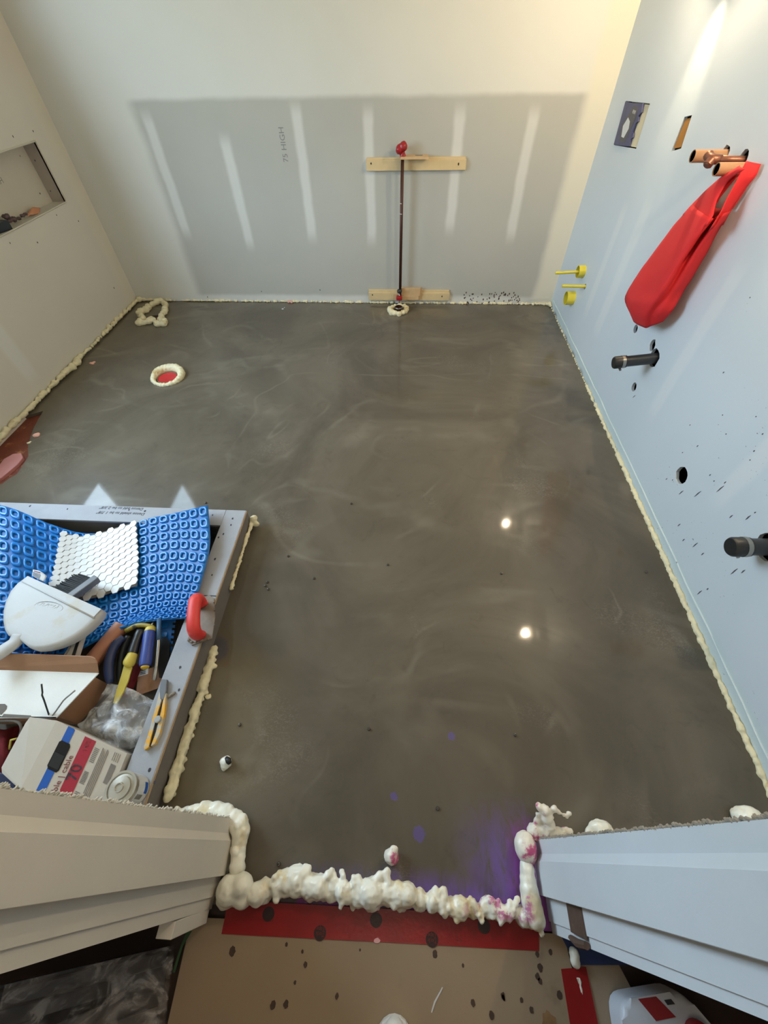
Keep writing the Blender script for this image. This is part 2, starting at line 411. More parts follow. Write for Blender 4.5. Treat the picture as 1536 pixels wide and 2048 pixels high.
m_matr = M('blue_membrane_studs', srgb(22, 120, 200), 0.27, 0.10, 6, 200, 0.03)
m_tile = M('white_marble', srgb(212, 212, 210), 0.4, 0.06, 20, 100, 0.05, spots=(srgb(196, 198, 200), 0.4, 30))
m_mesh = M('tile_mesh_backing', srgb(112, 108, 102), 0.9, 0.1)
m_pan_w = M('white_dustpan_plastic', srgb(180, 179, 177), 0.55, 0.06, 12, 180, 0.06, spots=(srgb(178, 170, 156), 0.36, 7))
m_brist = M('black_bristles', srgb(32, 34, 36), 0.7, 0.35, 120, 400, 0.8)
m_brhead = M('grey_brush_head', srgb(108, 110, 114), 0.5, 0.15, 30)
m_card_w = M('white_corrugated_lining', srgb(232, 232, 228), 0.7, 0.04, 40, 260, 0.3)
m_card_b = M('brown_cardboard', srgb(160, 118, 88), 0.75, 0.08, 30, 200, 0.15)
m_card_g = M('grey_carton', srgb(190, 182, 170), 0.7, 0.05, 30, 220, 0.12)
m_blue_s = M('blue_carton_stripe', srgb(20, 82, 170), 0.55, 0.06)
m_red_s = M('red_carton_stripe', srgb(160, 30, 50), 0.55, 0.08)
m_maroon = M('maroon_ink', srgb(120, 50, 52), 0.6, 0.1)
m_tgrey = M('grey_print_ink', srgb(120, 114, 108), 0.7, 0.15, 200)
m_hblue = M('blue_grip', srgb(46, 66, 140), 0.45, 0.15, 30, 300, 0.2)
m_hnavy = M('navy_grip', srgb(40, 52, 92), 0.5, 0.25, 25, 200, 0.2)
m_hyel = M('faded_yellow_plastic', srgb(206, 186, 78), 0.5, 0.14, 30)
m_ydirt = M('yellow_knife_dirty', srgb(222, 164, 40), 0.5, 0.12, 30, 120, 0.3, spots=(srgb(182, 176, 160), 0.48, 26))
m_redgrip = M('dusty_red_grip', srgb(216, 58, 52), 0.5, 0.10, 20, 150, 0.1, spots=(srgb(222, 120, 110), 0.34, 14))
m_trowel = M('grimy_aluminium', srgb(128, 116, 102), 0.6, 0.3, 30, 90, 0.5, metal=0.3)
m_tin = M('tin_can', srgb(190, 184, 172), 0.32, 0.12, 25, 120, 0.1, metal=0.75)
m_redcloth = M('dark_red_cloth', srgb(112, 22, 30), 0.85, 0.3, 15, 200, 0.4)
m_clear, b = new_mat('clear_plastic_film'); p, x, y, z = pos()
setin(b, 'Base Color', (0.92, 0.94, 0.97)); b.inputs['Roughness'].default_value = 0.12; b.inputs['IOR'].default_value = 1.45
setin(b, 'Alpha', nz(p, 13, 4, 0.6, 1.2).ss(0.42, 0.70, 0.10, 0.62)); bump(b, nz(p, 28, 3, 0.5, 2.0), 0.5, 0.008)
m_wrap, b = new_mat('clear_dust_wrap'); p, x, y, z = pos()
setin(b, 'Base Color', (0.62, 0.58, 0.55)); b.inputs['Roughness'].default_value = 0.22
setin(b, 'Alpha', nz(p, 22, 4, 0.6, 1.8, (1, 1, 0.35)).ss(0.40, 0.7, 0.06, 0.62)); bump(b, nz(p, 45, 4, 0.6, 1.5, (1, 1, 0.3)), 0.7, 0.006)
m_glass, b = new_mat('window_glass'); 
t_ = N.t; tr = t_.nodes.new('ShaderNodeBsdfTransparent'); gl = t_.nodes.new('ShaderNodeBsdfGlossy'); gl.inputs['Roughness'].default_value = 0.02
mx = t_.nodes.new('ShaderNodeMixShader')
mx.inputs[0].default_value = 0.06; t_.links.new(tr.outputs[0], mx.inputs[1]); t_.links.new(gl.outputs[0], mx.inputs[2])
t_.links.new(mx.outputs[0], t_.nodes['Material Output'].inputs[0])
m_vinyl = M('white_vinyl', srgb(226, 228, 228), 0.4, 0.03)
m_bulb = emit('lit_bulb', (1.0, 0.80, 0.54), 3400.0)
m_diff = emit('lit_diffuser', (1.0, 0.92, 0.8), 6.0)
m_ram = M('brown_floor_card', srgb(150, 130, 106), 0.7, 0.10, 6, 150, 0.1, spots=(srgb(112, 92, 72), 0.35, 3.5))
m_tape = M('red_tape', srgb(142, 20, 24), 0.3, 0.18, 14, 120, 0.15)
m_tapek = M('tape_black_print', srgb(44, 12, 14), 0.4, 0.2)
m_tapet = M('tape_red_print', srgb(120, 24, 26), 0.4, 0.1)
m_bluetape = M('blue_tape', srgb(28, 50, 100), 0.6, 0.15)
m_greentape = M('green_tape', srgb(50, 88, 52), 0.6, 0.15)
m_splat = M('brown_splatter', srgb(70, 52, 42), 0.6, 0.3)
m_screw = M('grey_wet_metal', srgb(96, 92, 86), 0.25, 0.2, metal=0.6)
m_bronze = M('bare_brown_wood', srgb(92, 70, 58), 0.7, 0.3, 40, 120, 0.4, spots=(srgb(180, 170, 155), 0.3, 40))
m_dkwood = M('dark_grey_panel', srgb(74, 69, 66), 0.35, 0.15, 6, 120, 0.05)
m_jug = M('white_jug_plastic', srgb(204, 208, 216), 0.4, 0.04)
m_redlab = M('red_label', srgb(150, 34, 40), 0.5, 0.1)
m_pink = M('pink_foam_scrap', srgb(226, 172, 156), 0.7, 0.12, 40)

# ------------------------------------------------------------------ the setting
X0, X1 = V((1, 0, 0)), V((0, 1, 0)); Z1 = V((0, 0, 1))
JL, JR = -0.438, 0.388                       # door jamb faces
# floor with the missing patch by the left wall and three holes
def xy(u, v): q = P(u, v); return V((q.x, q.y, 0))
patch = [V((XL, 1.80, 0))] + [xy(u, v) for u, v in ((86, 822), (66, 858), (56, 890), (57, 912), (46, 930), (34, 948), (16, 958), (4, 968))] + [V((XL, 1.24, 0))]
drain_c, pit_c, pipe_c = xy(336, 757), xy(306, 636), xy(797, 622)
outer = [V((XL, YB, 0))] + patch + [V((XL, 0.0, 0)), V((JL - .03, 0.0, 0)), V((JL - .03, -0.165, 0)), V((JR + .03, -0.165, 0)), V((JR + .03, 0.0, 0)), V((XR, 0.0, 0)), V((XR, YB, 0))]
fl = struct('floor')
bm = plate(nb(), outer, [circ(drain_c, X0, X1, .062, 20), circ(pit_c, X0, X1, .055, 14, .25), circ(pipe_c, X0, X1, .034, 14)], V((0, 0, -0.018)))
obj('levelling_compound', bm, m_floor, fl)
obj('subfloor', box(nb(), ((XL + XR) / 2, 1.6, -0.040), (1.9, 1.9, 0.02)), m_sub, fl)
# left wall
def yz(y, z, x=XL): return V((x, y, z))
ny0, ny1, nz0, nz1, nd = 2.33, 3.076, 0.722, 1.014, 0.092
wl = struct('wall_left')
holes = [[yz(ny0, nz0), yz(ny1, nz0), yz(ny1, nz1), yz(ny0, nz1)]] + [[yz(a, c_), yz(b_, c_), yz(b_, d_), yz(a, d_)] for a, b_, c_, d_ in WINDOWS]
obj('drywall', plate(nb(), [yz(-0.15, -0.05), yz(YB + .1, -0.05), yz(YB + .1, ZC), yz(-0.15, ZC)], holes, V((-0.013, 0, 0))), m_left, wl)
obj('outer_wall', plate(nb(), [yz(-0.15, -0.05, XL - .14), yz(YB + .1, -0.05, XL - .14), yz(YB + .1, ZC, XL - .14), yz(-0.15, ZC, XL - .14)], [[yz(.6, .52, XL - .14), yz(3.05, .52, XL - .14), yz(3.05, 2.40, XL - .14), yz(.6, 2.40, XL - .14)]], V((-0.02, 0, 0))), m_dark, wl)
# niche lining
m_niche = M('niche_board', srgb(170, 160, 150), 0.85, 0.06, 6)
m_nicheb = M('niche_back_board', srgb(196, 190, 176), 0.85, 0.05, 6)
bx = XL - nd
obj('niche_back', box(nb(), (bx - .006, (ny0 + ny1) / 2, (nz0 + nz1) / 2), (.006, (ny1 - ny0) / 2 + .01, (nz1 - nz0) / 2 + .01)), m_nicheb, wl)
for zc, s in ((nz0 - .006, 1), (nz1 + .006, -1)):
    obj('niche_shelf' if s > 0 else 'niche_top', box(nb(), (XL - nd / 2, (ny0 + ny1) / 2, zc), (nd / 2 - .0005, (ny1 - ny0) / 2 + .012, .006)), m_nicheb, wl)
for yc in (ny0 - .006, ny1 + .006):
    obj('niche_side', box(nb(), (XL - nd / 2, yc, (nz0 + nz1) / 2), (nd / 2 - .0005, .006, (nz1 - nz0) / 2)), m_niche, wl)
# lip of the lining standing proud of the wall
bm = nb()
for a, b_ in ((yz(ny0, nz0), yz(ny1, nz0)), (yz(ny1, nz0), yz(ny1, nz1)), (yz(ny1, nz1), yz(ny0, nz1))):
    tube(bm, [a + V((.001, 0, 0)), b_ + V((.001, 0, 0))], .0045, 6)
obj('niche_rim', bm, m_nicheb, wl)
# windows
for i, (y0, y1, z0, z1) in enumerate(WINDOWS):
    wd = struct('window_%d' % (i + 1), (XL, (y0 + y1) / 2, z0))
    bm = nb(); t = .022
    for (a, b_, c_, d_) in ((y0, y0 + 2 * t, z0, z1), (y1 - 2 * t, y1, z0, z1), (y0 + 2 * t, y1 - 2 * t, z0, z0 + 2 * t), (y0 + 2 * t, y1 - 2 * t, z1 - 2 * t, z1)):
        box(bm, (XL - .032, (a + b_) / 2, (c_ + d_) / 2), (.014, (b_ - a) / 2, (d_ - c_) / 2), None, .003, 1)
    obj('sash', bm, m_vinyl, wd)
    obj('pane', box(nb(), (XL - .034, (y0 + y1) / 2, (z0 + z1) / 2), (.003, (y1 - y0) / 2 - .03, (z1 - z0) / 2 - .03)), m_glass, wd)
    bm = nb()
    for (a, b_, c_, d_) in ((y0 - .012, y0, z0 - .012, z1 + .012), (y1, y1 + .012, z0 - .012, z1 + .012), (y0, y1, z0 - .012, z0), (y0, y1, z1, z1 + .012)):
        box(bm, (XL - .032, (a + b_) / 2, (c_ + d_) / 2), (.018, (b_ - a) / 2, (d_ - c_) / 2))
    obj('reveal', bm, m_vinyl, wd)
# back wall
wb = struct('wall_back')
obj('drywall', box(nb(), ((XL + XR) / 2, YB + .05, ZC / 2 - .025), ((XR - XL) / 2 + .1, .05, ZC / 2 + .025)), m_back, wb)
text('pencil_note', '75 HIGH', PY(577, 325, YB - .0006), (0, 0, 1), (0, -1, 0), 0.045, m_pencil, wb, label='faint pencil writing running up the drywall')
# right wall with its cut outs
def W(u, v): return PX(u, v)
def wcirc(u, v, r, n=14, jit=.08, sq=1.0): return circ(W(u, v), X1, Z1, r, n, jit, sq)
eb = [W(1252, 202), W(1300, 207), W(1272, 298), W(1228, 290)]
slot_c = W(1364, 267)
h_cop1, h_cop2, h_abs1, h_hole1, h_hole2, h_hole3, h_abs2 = W(1447, 312), W(1484, 320), W(1308, 717), W(1271, 658), W(1268, 774), W(1363, 951), W(1536, 1094)
h_y1, h_y2, h_y3 = W(1168, 543), W(1170, 573), W(1147, 596)
holes = [eb,
         [W(1369, 234), W(1384, 230), W(1362, 297), W(1342, 303)],
         circ(h_cop1 + V((0, 0, .004)), X1, Z1, .026, 12, .1), circ(h_cop2 + V((0, 0, .004)), X1, Z1, .024, 12, .1),
         circ(h_abs1 + V((0, 0, .0)), X1, Z1, .040, 12, .12), circ(h_abs1 + V((0, .062, .03)), X1, Z1, .024, 12, .15),
         circ(h_hole1, X1, Z1, .020, 12, .06), circ(h_hole2, X1, Z1, .021, 12, .06), circ(h_hole3, X1, Z1, .036, 16, .06), circ(h_abs2, X1, Z1, .045, 14, .05),
         circ(h_y1, X1, Z1, .035, 14, .05), circ(h_y2, X1, Z1, .016, 10, .05), circ(h_y3, X1, Z1, .042, 16, .05)]
wr = struct('wall_right')
obj('drywall', plate(nb(), [V((XR, -0.15, -0.05)), V((XR, YB + .1, -0.05)), V((XR, YB + .1, ZC)), V((XR, -0.15, ZC))], holes, V((.013, 0, 0))), m_right, wr)
obj('cavity', box(nb(), (XR + .12, 1.6, ZC / 2 - .025), (.02, 1.9, ZC / 2 + .025)), m_dark, wr)
obj('stud', prism(nb(), [V((XR + .0025, q.y, q.z)) for q in (W(1370, 238), W(1382, 235), W(1361, 294), W(1346, 297))], V((.03, 0, 0))), m_amber, wr)
# a lip of joint compound along the foot of the right wall
bm = nb(); tube(bm, [V((XR - .0005, .03 + i * .06, .052 + .008 * mn.noise(V((i * .35, 0, 0))))) for i in range(55)], .0035, 6, squash=1.0)
obj('joint_compound_ridge', bm, m_right, wr)
# ceiling
ce = struct('ceiling')
obj('ceiling_board', box(nb(), ((XL + XR) / 2, .9, ZC + .02), (1.95, 2.7, .02)), m_ceil, ce)
# front wall either side of the door and above it
wf = struct('wall_front')
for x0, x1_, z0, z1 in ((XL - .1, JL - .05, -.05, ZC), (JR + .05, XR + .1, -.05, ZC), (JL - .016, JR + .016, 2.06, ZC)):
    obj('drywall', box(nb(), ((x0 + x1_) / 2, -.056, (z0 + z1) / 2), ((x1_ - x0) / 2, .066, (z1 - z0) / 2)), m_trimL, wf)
# door frame, four steps deep and slightly out of plumb
def jamb(name, s, xj, mats, cut, ln):
    """ln: y at the floor and lean for the five arrises from room to hall"""
    root = struct(name, (xj, -.08, 0)); H = 2.04
    def post(nm, i, prof, mt):
        # prof: (x, fraction from arris i to arris i+1, extra y)
        lo = [V((x_, ln[i][0] * (1 - f) + ln[i + 1][0] * f + e, 0)) for x_, f, e in prof]
        hi = [V((x_, ln[i][0] * (1 - f) + ln[i + 1][0] * f + e + (ln[i][1] * (1 - f) + ln[i + 1][1] * f) * H, H)) for x_, f, e in prof]
        bm = nb(); A_ = [bm.verts.new(q) for q in lo]; B_ = [bm.verts.new(q) for q in hi]; n = len(A_)
        bm.faces.new(A_); bm.faces.new(B_)
        for k in range(n): bm.faces.new((A_[k], A_[(k + 1) % n], B_[(k + 1) % n], B_[k]))
        obj(nm, bm, mt, root)
    x0, x1_ = xj, xj + s * .05
    post('drywall_edge', 0, [(x0 + s * .010, 0, 0), (x0 + s * .010, 1, .014), (x0 + s * .002, 1, 0), (x1_, 1, 0), (x1_, 0, 0)], mats[0])
    post('door_stop', 1, [(x0, 0, -.001), (x0, 1, .001), (x0 + s * .001, 1, 0), (x1_, 1, 0), (x1_, 0, 0), (x0 + s * .001, 0, 0)], mats[1])
    post('jamb_board', 2, [(x0 + s * .018, 0, 0), (x0 + s * .018, 1, 0), (x1_, 1, 0), (x1_, 0, 0)], mats[1])
    post('casing', 3, [(x0 + s * .022, 0, 0), (x0 + s * .022, 1, 0), (x1_ + s * .03, 1, 0), (x1_ + s * .03, 0, 0)], mats[1])
    if cut: obj('casing_foot', box(nb(), (xj + s * .039, ln[4][0] - .011, .12), (.017, .014, .105), None, .001, 1), mats[1], root)
    # torn fringe where board meets the room
    bm = nb(); z = 0.05
    while z < 1.15:
        l = random.uniform(.003, .011); q_ = xj + s * random.uniform(.0105, .013); y_ = ln[0][0] + ln[0][1] * z
        o_ = random.uniform(.0, .0055 if s < 0 else .0035) * (1 if mn.noise(V((z * 30, s, 0))) > -.15 else .3)
        tube(bm, [V((q_ + s * .003, y_ - .0005, z)), V((q_, y_ + .0005 + o_, z + l * random.uniform(.2, .8))), V((q_ + s * random.uniform(.0, .005), y_ - .0005, z + l))], [.0014, random.uniform(.0008, .002) if s < 0 else random.uniform(.002, .0032), .0012], 5)
        z += l * .42
    obj('torn_fringe', bm, mats[2], root, kind='stuff'); return root
m_trimR = M('painted_frame_cool_lit', srgb(214, 219, 223), 0.55, 0.05, 12, 150, 0.08)  # same frame paint, cool window light put into its colour
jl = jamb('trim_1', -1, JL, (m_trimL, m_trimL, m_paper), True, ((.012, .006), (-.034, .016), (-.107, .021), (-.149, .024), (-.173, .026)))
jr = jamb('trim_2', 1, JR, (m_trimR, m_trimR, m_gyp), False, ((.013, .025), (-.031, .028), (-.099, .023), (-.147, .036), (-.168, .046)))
# bare hinge recess in the right jamb
obj('hinge_recess', box(nb(), (JR + .0165, -.120, .215), (.0015, .024, .045)), m_bronze, jr, label='bare brown hinge recess')
obj('hinge_knuckle', tube(nb(), [V((JR + .014, -.152, .172)), V((JR + .013, -.156, .215)), V((JR + .014, -.152, .262))], [.006, .008, .007], 8, jit=.002), m_bronze, jr, label='rough dark hinge remnant')
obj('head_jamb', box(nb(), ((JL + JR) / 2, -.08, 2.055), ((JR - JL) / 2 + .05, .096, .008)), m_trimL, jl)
# hall behind the door
hall = struct('floor_hall')
obj('hall_boards', box(nb(), (0, -.85, -.03), (1.6, .69, .018)), m_hallfloor, hall)
for nm, c_, h_ in (('wall_hall_left', (-1.62, -.85, 1.2), (.02, .71, 1.25)), ('wall_hall_right', (1.22, -.85, 1.2), (.02, .71, 1.25)), ('wall_hall_back', (-.2, -1.56, 1.2), (1.44, .02, 1.25))):
    o = obj(nm, box(nb(), c_, h_), m_hall); o['kind'] = 'structure'

# ------------------------------------------------------------------ things on the walls
# sconces (lit, just above the frame; seen mirrored in the wet floor)
for k, b_ in enumerate(BULBS):
    t = thing('wall_lamp', (XR, b_.y, b_.z + .12), 'lit wall lamp high on the pale right wall, the one %s' % ('nearer the back wall' if k == 0 else 'nearer the door'), 'lamp')
    obj('back_plate', lathe(nb(), [(.055, 0), (.055, .012), (.045, .02), (.012, .022), (.012, .045)], (XR, b_.y, b_.z + .12), (-1, 0, 0), 20), m_steel, t, 40)
    obj('arm', tube(nb(), spline([V((XR - .03, b_.y, b_.z + .12)), V((b_.x + .01, b_.y, b_.z + .125)), V((b_.x, b_.y, b_.z + .06))], 8), .008, 10), m_steel, t, True)
    obj('socket', lathe(nb(), [(.012, .075), (.02, .07), (.02, .03), (.015, .028)], b_, (0, 0, 1), 16), m_steel, t, 40)
    obj('wall_light_shield', lathe(nb(), [(.012, .030), (.05, .034), (.085, .026), (.087, .028), (.05, .037), (.012, .034)], b_, (1, 0, 0), 24, False), m_steel, t, 40)  # unseen dish added to keep the bulb's hot spot off the wall
    g = nb(); bmesh.ops.create_uvsphere(g, u_segments=16, v_segments=10, radius=.015)
    for v_ in g.verts: v_.co = b_ + V((v_.co.x, v_.co.y, v_.co.z * 1.2))
    o = obj('bulb', g, m_bulb, t, True); o.visible_shadow = True
t = thing('hall_lamp', (0, -.95, ZC), 'round white lamp on the hall ceiling', 'lamp')
obj('lamp_base', lathe(nb(), [(.12, 0), (.12, .02), (.11, .03), (.001, .03)], (0, -.95, ZC), (0, 0, -1), 28), m_vinyl, t, 40)
obj('diffuser', lathe(nb(), [(.10, .031), (.09, .05), (.001, .06)], (0, -.95, ZC), (0, 0, -1), 28), m_diff, t, True)

# drill and screw specks in the walls
def specks(name, pts, ax, ay, r, parent, mat=m_black):
    bm = nb()
    for p_ in pts:
        prism(bm, circ(p_, ax, ay, r * random.uniform(.8, 1.2), 7, .2, 1.5), ax.cross(ay).normalized() * .0006)
    return obj(name, bm, mat, parent, kind='stuff')
specks('screw_head', [PX(u, v, XL + .0004) for u, v in ((26, 273), (66, 262), (113, 430), (157, 442), (20, 486), (75, 485), (228, 576))], X1, Z1, .0035, wl)
specks('niche_screw', [PX(u, v, bx + .0006) for u, v in ((40, 312), (80, 387))], X1, Z1, .003, wl)
specks('niche_screw', [PY(u, v, ny1 - .0006) for u, v in ((70, 321), (101, 382))], X0, Z1, .003, wl)
text('pencil_note', 'HIGH', PX(-14, 375, bx + .0008), (0, 1, 0), (1, 0, 0), .04, m_pencil, wl, label='pencil writing on the back of the wall niche')
specks('screw_head', [PY(u, v, YB - .0004) for u, v in ((415, 594), (523, 583), (640, 580))], X0, Z1, .003, wb)
specks('splash', [PY(random.uniform(925, 1040), random.uniform(585, 608), YB - .0004) for _ in range(70)], X0, Z1, .0042, wb, m_splat)
# slanting mortar splashes on the right wall
bm = nb()
for u, v, l in ((1395, 892, 3), (1365, 905, 2), (1362, 985, 8), (1395, 988, 12), (1440, 978, 13), (1420, 950, 3), (1428, 962, 2), (1450, 965, 4), (1462, 1033, 6), (1496, 1035, 9), (1390, 1090, 9), (1405, 1108, 5), (1367, 1080, 4), (1468, 1143, 12), (1486, 1143, 7), (1358, 1050, 5), (1399, 1185, 8), (1415, 1178, 3), (1525, 868, 3), (1510, 1025, 3), (1500, 920, 2), (1452, 868, 2), (1333, 958, 3), (1345, 960, 2), (1268, 793, 5), (1445, 830, 2), (1512, 833, 2), (1380, 850, 2), (1500, 595, 2), (1447, 745, 3), (1508, 902, 3)):
    a = PX(u - l * .6, v + l * .5, XR - .0003); b2 = PX(u + l * .6, v - l * .5, XR - .0003)
    d = (b2 - a); n = V((-1, 0, 0)).cross(d).normalized() * .0022
    prism(bm, [a, a + d * .3 - n, b2 - n * .6, b2, a + d * .6 + n], V((-.0006, 0, 0)))
obj('mortar_splash', bm, m_grey_d, wr, kind='stuff')

# niche contents
t = thing('paper_scrap', P(72, 424, nz0), 'crumpled orange paper scrap in the wall niche', 'scrap')
S = Patch([[PX(58, 424, bx + .03), PX(66, 415, bx + .03), PX(80, 416, bx + .03)], [PX(56, 429, bx + .05), PX(66, 421, bx + .045), PX(79, 424, bx + .045)], [PX(55, 432, bx + .06), PX(64, 430, bx + .06), PX(76, 429, bx + .06)]])
obj('crumpled_sheet', sheet(nb(), S, 8, 8, .002, .006, 60), M('orange_paper', srgb(200, 140, 104), .7, .15), t, True)
o = foam('crumpled_wrapper', [(PX(u, v, bx + .045), r, (1, 1.4, .7)) for u, v, r in ((12, 433, .018), (20, 440, .016), (28, 438, .015), (36, 437, .012), (44, 432, .012), (50, 428, .010))], M('purple_brown_wrapper', srgb(84, 64, 66), .5, .5, 60), .004, .008)
tags(o, 'crumpled dark wrapper lying in the wall niche between box and scrap', 'wrapper')
c_ = PX(0, 448, bx + .05); c_.z = nz0 + .022
o = obj('black_box', box(nb(), c_ + V((0, -.01, 0)), (.025, .045, .021), Matrix.Rotation(-.25, 3, 'Z'), .003), M('blue_black_card', srgb(28, 36, 44), .5, .2)); tags(o, 'small blue black box at the left end of the niche', 'box')

# pipe clamp with two pairs of wood strips holding a pipe against the back wall
def wallbox(name, u0, v0, u1, v1, y0, y1, mat, parent=None, bev=.002, rot=0, **kw):
    a = PY(u0, v0, y0); b_ = PY(u1, v1, y0)
    c = V(((a.x + b_.x) / 2, (y0 + y1) / 2, (a.z + b_.z) / 2))
    return obj(name, box(nb(), c, (abs(b_.x - a.x) / 2, abs(y1 - y0) / 2, abs(a.z - b_.z) / 2), Matrix.Rotation(rot, 3, 'Y'), bev), mat, parent, **kw)
t = thing('wood_batten', PY(830, 330), 'upper pale wooden batten screwed to the back wall behind the clamp', 'batten')
wallbox('batten', 732, 320, 931, 341, YB - .022, YB - .001, m_pine, t, .003, -.003)
specks('screw_head', [PY(742, 327, YB - .0226), PY(917, 328, YB - .0226)], X0, Z1, .005, t)
wallbox('top_ledge', 733, 315, 931, 321, YB - .012, YB - .001, m_pine, t, .002, -.003)
t = thing('wood_batten', PY(818, 590), 'lower pale wooden batten at the foot of the back wall', 'batten')
wallbox('batten', 737, 585, 898, 602, YB - .022, YB - .001, m_pine, t, .003, -.003)
wallbox('top_ledge', 737, 579, 898, 586, YB - .012, YB - .001, m_pine, t, .002, -.003)
specks('screw_head', [PY(745, 590, YB - .0226), PY(884, 593, YB - .0226)], X0, Z1, .005, t)
yc = YB - .066
o = wallbox('plywood_block', 801, 314, 857, 319, YB - .09, YB - .0225, m_ply, None, .001); tags(o, 'plywood block with printed grain on the upper batten beside the clamp', 'block')
q = PY(843, 309, YB - .05)
a0 = o.bound_box[0]; ztop = max(v_.co.z for v_ in o.data.vertices)
obj('printed_mark', box(nb(), (PY(838, 309, YB - .05).x, YB - .05, ztop + .0004), (.022, .012, .0004)), m_tgrey, o)
lo_c = PY(797, 600, yc)
low_pts = [PY(808, 600, YB - .0225), PY(843, 596, YB - .0225)]
ax_, bx_ = PY(786, 599, yc - .03).x, PY(842, 595, YB - .03).x
o = obj('plywood_wedge', prism(nb(), [V((ax_, YB - .0225, .045)), V((bx_, YB - .0225, .045)), V((bx_ - .02, YB - .045, .045)), V((ax_ + .075, YB - .054, .045)), V((ax_, YB - .054, .045))], V((0, 0, .03)), .002), m_ply); tags(o, 'angled plywood block against the lower batten beside the clamp', 'block')
obj('raised_end', prism(nb(), [V((ax_ + .055, YB - .0228, .0752)), V((bx_ + .002, YB - .0228, .0752)), V((bx_ - .01, YB - .045, .0752)), V((ax_ + .055, YB - .050, .0752))], V((0, 0, .055)), .002), m_ply, o)
cx = PY(803, 400, yc).x
t = thing('pipe_clamp', V((cx, yc, .1)), 'tall brown pipe clamp with red jaws standing against the back wall', 'clamp')
zt, zb = PY(804, 312, yc - .01).z, PY(798, 585, yc - .01).z
obj('pipe', tube(nb(), [V((cx + .002, yc, zt)), V((cx, yc, zb - .04))], .0105, 14), m_iron, t, True)
for v1 in (407, 428): obj('scratch', lathe(nb(), [(.0108, 0), (.0108, .003)], V((cx, yc, PY(803, v1, yc).z)), (0, 0, 1), 14), m_white, t, True, label='pale scratch ring')
o = foam('upper_jaw', [(V((cx + .004, yc, zt + .0)), .017, (1, 1, 1.4)), (V((cx - .018, yc - .004, zt + .030)), .024), (V((cx + .006, yc - .006, zt + .044)), .025), (V((cx - .002, yc + .016, zt + .030)), .017, (1, 1.6, 1))], m_redm, .004, .003, t)
lz = PY(797, 596, yc - .02).z
obj('screw_knob', lathe(nb(), [(.008, -.012), (.017, -.008), (.019, .002), (.016, .012), (.008, .016)], V((cx - .004, yc - .01, zb + .008)), (0, 0, 1), 14), m_black, t, 50)
obj('lower_jaw', box(nb(), V((cx - .006, yc - .016, lz)), (.022, .02, .014), None, .005, 2), m_redm, t)
obj('screw_rod', tube(nb(), [V((cx - .004, yc - .006, zb)), V((cx - .004, yc - .006, -.015))], .006, 10), m_steel, t, True)
t = thing('waste_pipe', pipe_c, 'short dark pipe stub inside the foam ring under the clamp', 'pipe')
obj('pipe_stub', lathe(nb(), [(.028, -.018), (.028, .034), (.022, .034), (.022, -.01), (.0, -.01)], pipe_c, (0, 0, 1), 18), m_iron, t, 40)
obj('pipe_collar', lathe(nb(), [(.029, .022), (.0305, .024), (.0305, .031), (.029, .033)], pipe_c, (0, 0, 1), 18, False), m_steel, t, 40)

# electrical box stuffed with printed packaging
y1e, y0e = W(1240, 246).y, W(1286, 252).y
zc_e = W(1264, 250).z
t = thing('switch_box', V((XR, (y0e + y1e) / 2, zc_e)), 'cut out electrical box in the right wall stuffed with dark blue printed packaging', 'box')
def ebp(s, tt, d=0.0):      # s from near(left in picture) to far side, tt upwards
    a = eb[3].lerp(eb[2], s); b_ = eb[0].lerp(eb[1], s); q = a.lerp(b_, tt); return V((XR + d, q.y, q.z))
obj('box_back', prism(nb(), [ebp(0.02, .02, .030), ebp(.98, .02, .030), ebp(.98, .98, .030), ebp(.02, .98, .030)], V((.004, 0, 0))), m_cream, t)
obj('wood_insert', prism(nb(), [ebp(.70, .03, .006), ebp(.985, .03, .006), ebp(.985, .97, .006), ebp(.70, .97, .006)], V((.02, 0, 0)), .002), m_cream, t)
ed = [(.72, .03), (.70, .2), (.76, .24), (.74, .33), (.68, .36), (.70, .55), (.78, .6), (.74, .72), (.80, .8), (.76, .99)]
obj('printed_bag', prism(nb(), [ebp(.01, .01, -.004)] + [ebp(a, b_, -.004) for a, b_ in ed] + [ebp(.4, .97, -.004), ebp(.01, .99, -.004)], V((.008, 0, 0)), .001), m_blue_d, t)
def print_on(name, uv, mat, dd=-.0048): obj(name, prism(nb(), [ebp(a, b_, dd) for a, b_ in uv], V((.0006, 0, 0))), mat, t)
print_on('printed_shape', [(.22, .12), (.5, .10), (.58, .4), (.66, .68), (.62, .9), (.42, .92), (.30, .7), (.14, .45)], m_grey_d)
print_on('printed_highlight', [(.28, .22), (.40, .20), (.50, .42), (.46, .58), (.34, .66), (.22, .46)], m_white, -.0056)
text('printed_word', 'RUN', ebp(.46, .76, -.0056), (0, -1, 0), (-1, 0, 0), .02, m_white, t)

